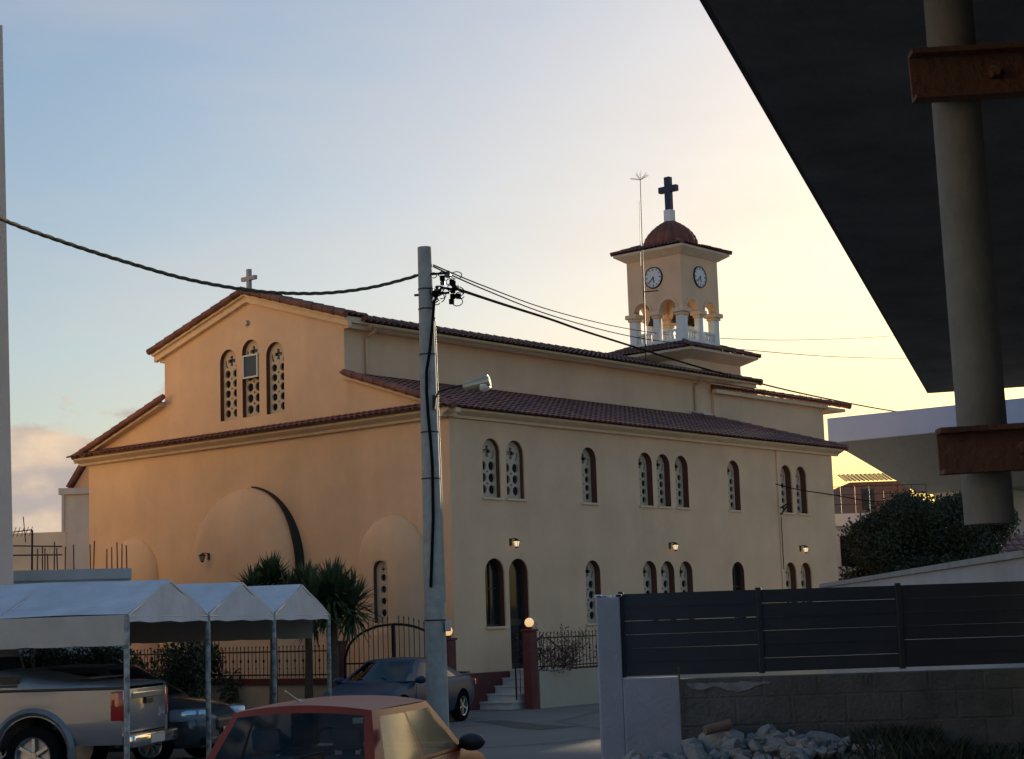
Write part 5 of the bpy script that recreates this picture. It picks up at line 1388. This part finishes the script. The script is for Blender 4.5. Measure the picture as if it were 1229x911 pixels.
def rubble():
    def hz(x, y): return .9 + .05*sin(x*2.1+y)*cos(y*1.7) + .03*sin(5*x)*sin(4*y)
    protos = []
    for k in range(7):
        mb = MB(); bm = mb.bm; bmesh.ops.create_icosphere(bm, subdivisions=2, radius=1)
        dirs = [(Vector((random.gauss(0,1), random.gauss(0,1), random.gauss(0,1))).normalized(), random.uniform(.28, .62)) for _ in range(8)]
        for v in bm.verts:
            for d, h in dirs:
                q = v.co.dot(d)
                if q > h: v.co -= d*(q-h)
            v.co += Vector((random.gauss(0,.035), random.gauss(0,.035), random.gauss(0,.035)))
        me_o = mb.build('rubble_chunk', m_rubble); protos.append(me_o)
    first = list(protos); used = 0
    lab = 'jagged grey lump of broken concrete in the heap below the block wall'
    cx = px(905, 900, 12.4).x
    for k in range(165):
        a = random.gauss(0, .42); x = cx+max(-.85, min(.82, a*1.05)); y = 12.42+random.uniform(-.42, .40)
        hh = .16*math.exp(-((x-cx+.0)/.5)**2)*math.exp(-((y-12.5)/.38)**2)
        s = (random.uniform(.04, .11) if k > 10 else random.uniform(.10, .17))
        o = first[k] if k < len(first) else random.choice(first).copy()
        if k >= len(first): COL.objects.link(o)
        o.location = (x, y, hz(x, y)+hh*random.uniform(.35, 1.0)+s*.25); o.scale = (s*random.uniform(.8, 1.5), s*random.uniform(.7, 1.1), s*random.uniform(.5, .95))
        o.rotation_euler = (random.uniform(-.6, .6), random.uniform(-.6, .6), random.random()*6.28)
        tag(o, lab, 'rubble', 'broken concrete lumps heaped against the block wall')
    # broken clay pipe lying on the heap
    mb = MB(); p, q = px(846, 877, 12.55), px(876, 869, 12.6); mb.tube([p, q], .035, 12); tag(mb.build('broken_pipe', mat('brown_clay', (.24, .15, .11), .9, var=.2), smooth=40), 'short broken clay pipe on top of the rubble heap', 'pipe')
    # weeds and grass
    mb = MB()
    for k in range(2600):
        x = random.choice([random.gauss(px(1085, 890, 12.3).x, .22), random.gauss(px(1180, 890, 12.3).x, .35), random.uniform(.8, 4.2)]); y = random.uniform(11.6, 12.85)
        if k > 2000: y = random.uniform(12.6, 12.86)
        if x < .78: continue
        h = random.uniform(.05, .16)*(1.25 if abs(x-px(1085, 890, 12.3).x) < .3 else .7); a = random.random()*6.28; z = hz(x, y)-.01
        d = Vector((cos(a), sin(a), 0)); w = d.cross(Vector((0,0,1)))*.007
        b = Vector((x, y, z)); mb.f([mb.v(b-w), mb.v(b+w), mb.v(b+d*h*.25+Vector((0,0,h*.6))+w*.6), mb.v(b+d*h*.6+Vector((0,0,h)))])
    tag(mb.build('grass', mat('weedy_grass', (.035, .042, .022), .8, var=.4, scale=3), recalc=False), kind='stuff')
rubble()

# ------------------------------------------------------------------ overhang, wall and downpipe close to the camera
def overhang():
    c = px(1116, 472, 13); e_ = px(848, 0, 1)-Vector((0, 0, ZC)); e_ = Vector((0, 0, ZC))+e_*((c.z-ZC)/e_.z); az = math.degrees(atan2(c.x-e_.x, c.y-e_.y)); dv = Vector((sin(radians(az)), cos(radians(az)), 0)); rv = Vector((dv.y, -dv.x, 0))
    c = px(1116, 472, 13); Z = c.z
    t = thing('overhang_building', 'dark neighbouring building with a deep overhanging roof at upper right', 'building', (c.x, c.y, 0), az_rot(az))
    # local x along dv, local y to the left (-rv)
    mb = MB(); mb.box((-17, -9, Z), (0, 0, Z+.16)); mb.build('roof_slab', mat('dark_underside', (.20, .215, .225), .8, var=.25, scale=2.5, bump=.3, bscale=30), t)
    mb = MB(); mb.box((-17.05, .001, Z+.004), (.0, .02, Z+.2)); mb.box((.001, -9, Z+.004), (.03, .02, Z+.2)); mb.build('fascia', mat('dark_metal_edge', (.05, .05, .05), .5), t)
    w0 = (Vector((c.x, c.y, 0))-Vector((1.62, 4, 0))).dot(rv)
    mb = MB(); mb.box((-17, w0-.25-.0, .5), (-.4, w0, Z-.002)); mb.build('wall', stucco('grey_dark_render', (.20, .20, .20), .3), t)
    # downpipe on rusty brackets
    top, bot = px(1136, -22, 4.0), px(1188, 629, 4.0)
    d = (top-bot).normalized()
    s = (Z-.003-bot.z)/d.z
    t2 = thing('downpipe', 'thick grey pipe hanging from the overhang on rusty brackets', 'pipe', bot)
    mb = MB(); mb.tube([Vector((0,0,0)), d*s*.5, d*s], .056, 28); mb.build('pipe', mat('grey_pipe', (.20, .20, .18), .7, var=.2, scale=6, bump=.15), t2, smooth=40)
    for v0, v1, u in ((66, 125, 1090), (516, 571, 1123)):
        a = px(u, v0, 3.93); b = px(u, v1, 3.93); zc0, zc1 = b.z-bot.z, a.z-bot.z; xl = a.x-bot.x
        mb = MB(); L = 1.05
        zm = (zc0+zc1)/2; zc0 -= zm; zc1 -= zm; M = Matrix.Translation((xl, 3.93-bot.y, zm)) @ Matrix.Rotation(radians(-1.5), 4, 'Y')
        mb.box((0, -.012, zc0), (L, 0, zc1), M); mb.box((0, -.05, zc1-.012), (L, -.0121, zc1), M); mb.box((0, -.05, zc0), (L, -.0121, zc0+.01), M)
        for xx in (.19, .42):
            mb.lathe([(0, .028), (.012, .028), (.016, .02), (.016, 0)], M @ Matrix.Translation((xx, -.0121, (zc0+zc1)/2)) @ Matrix.Rotation(pi/2, 4, 'X'), 6)
        mb.build('bracket', m_rust, t2)
overhang()
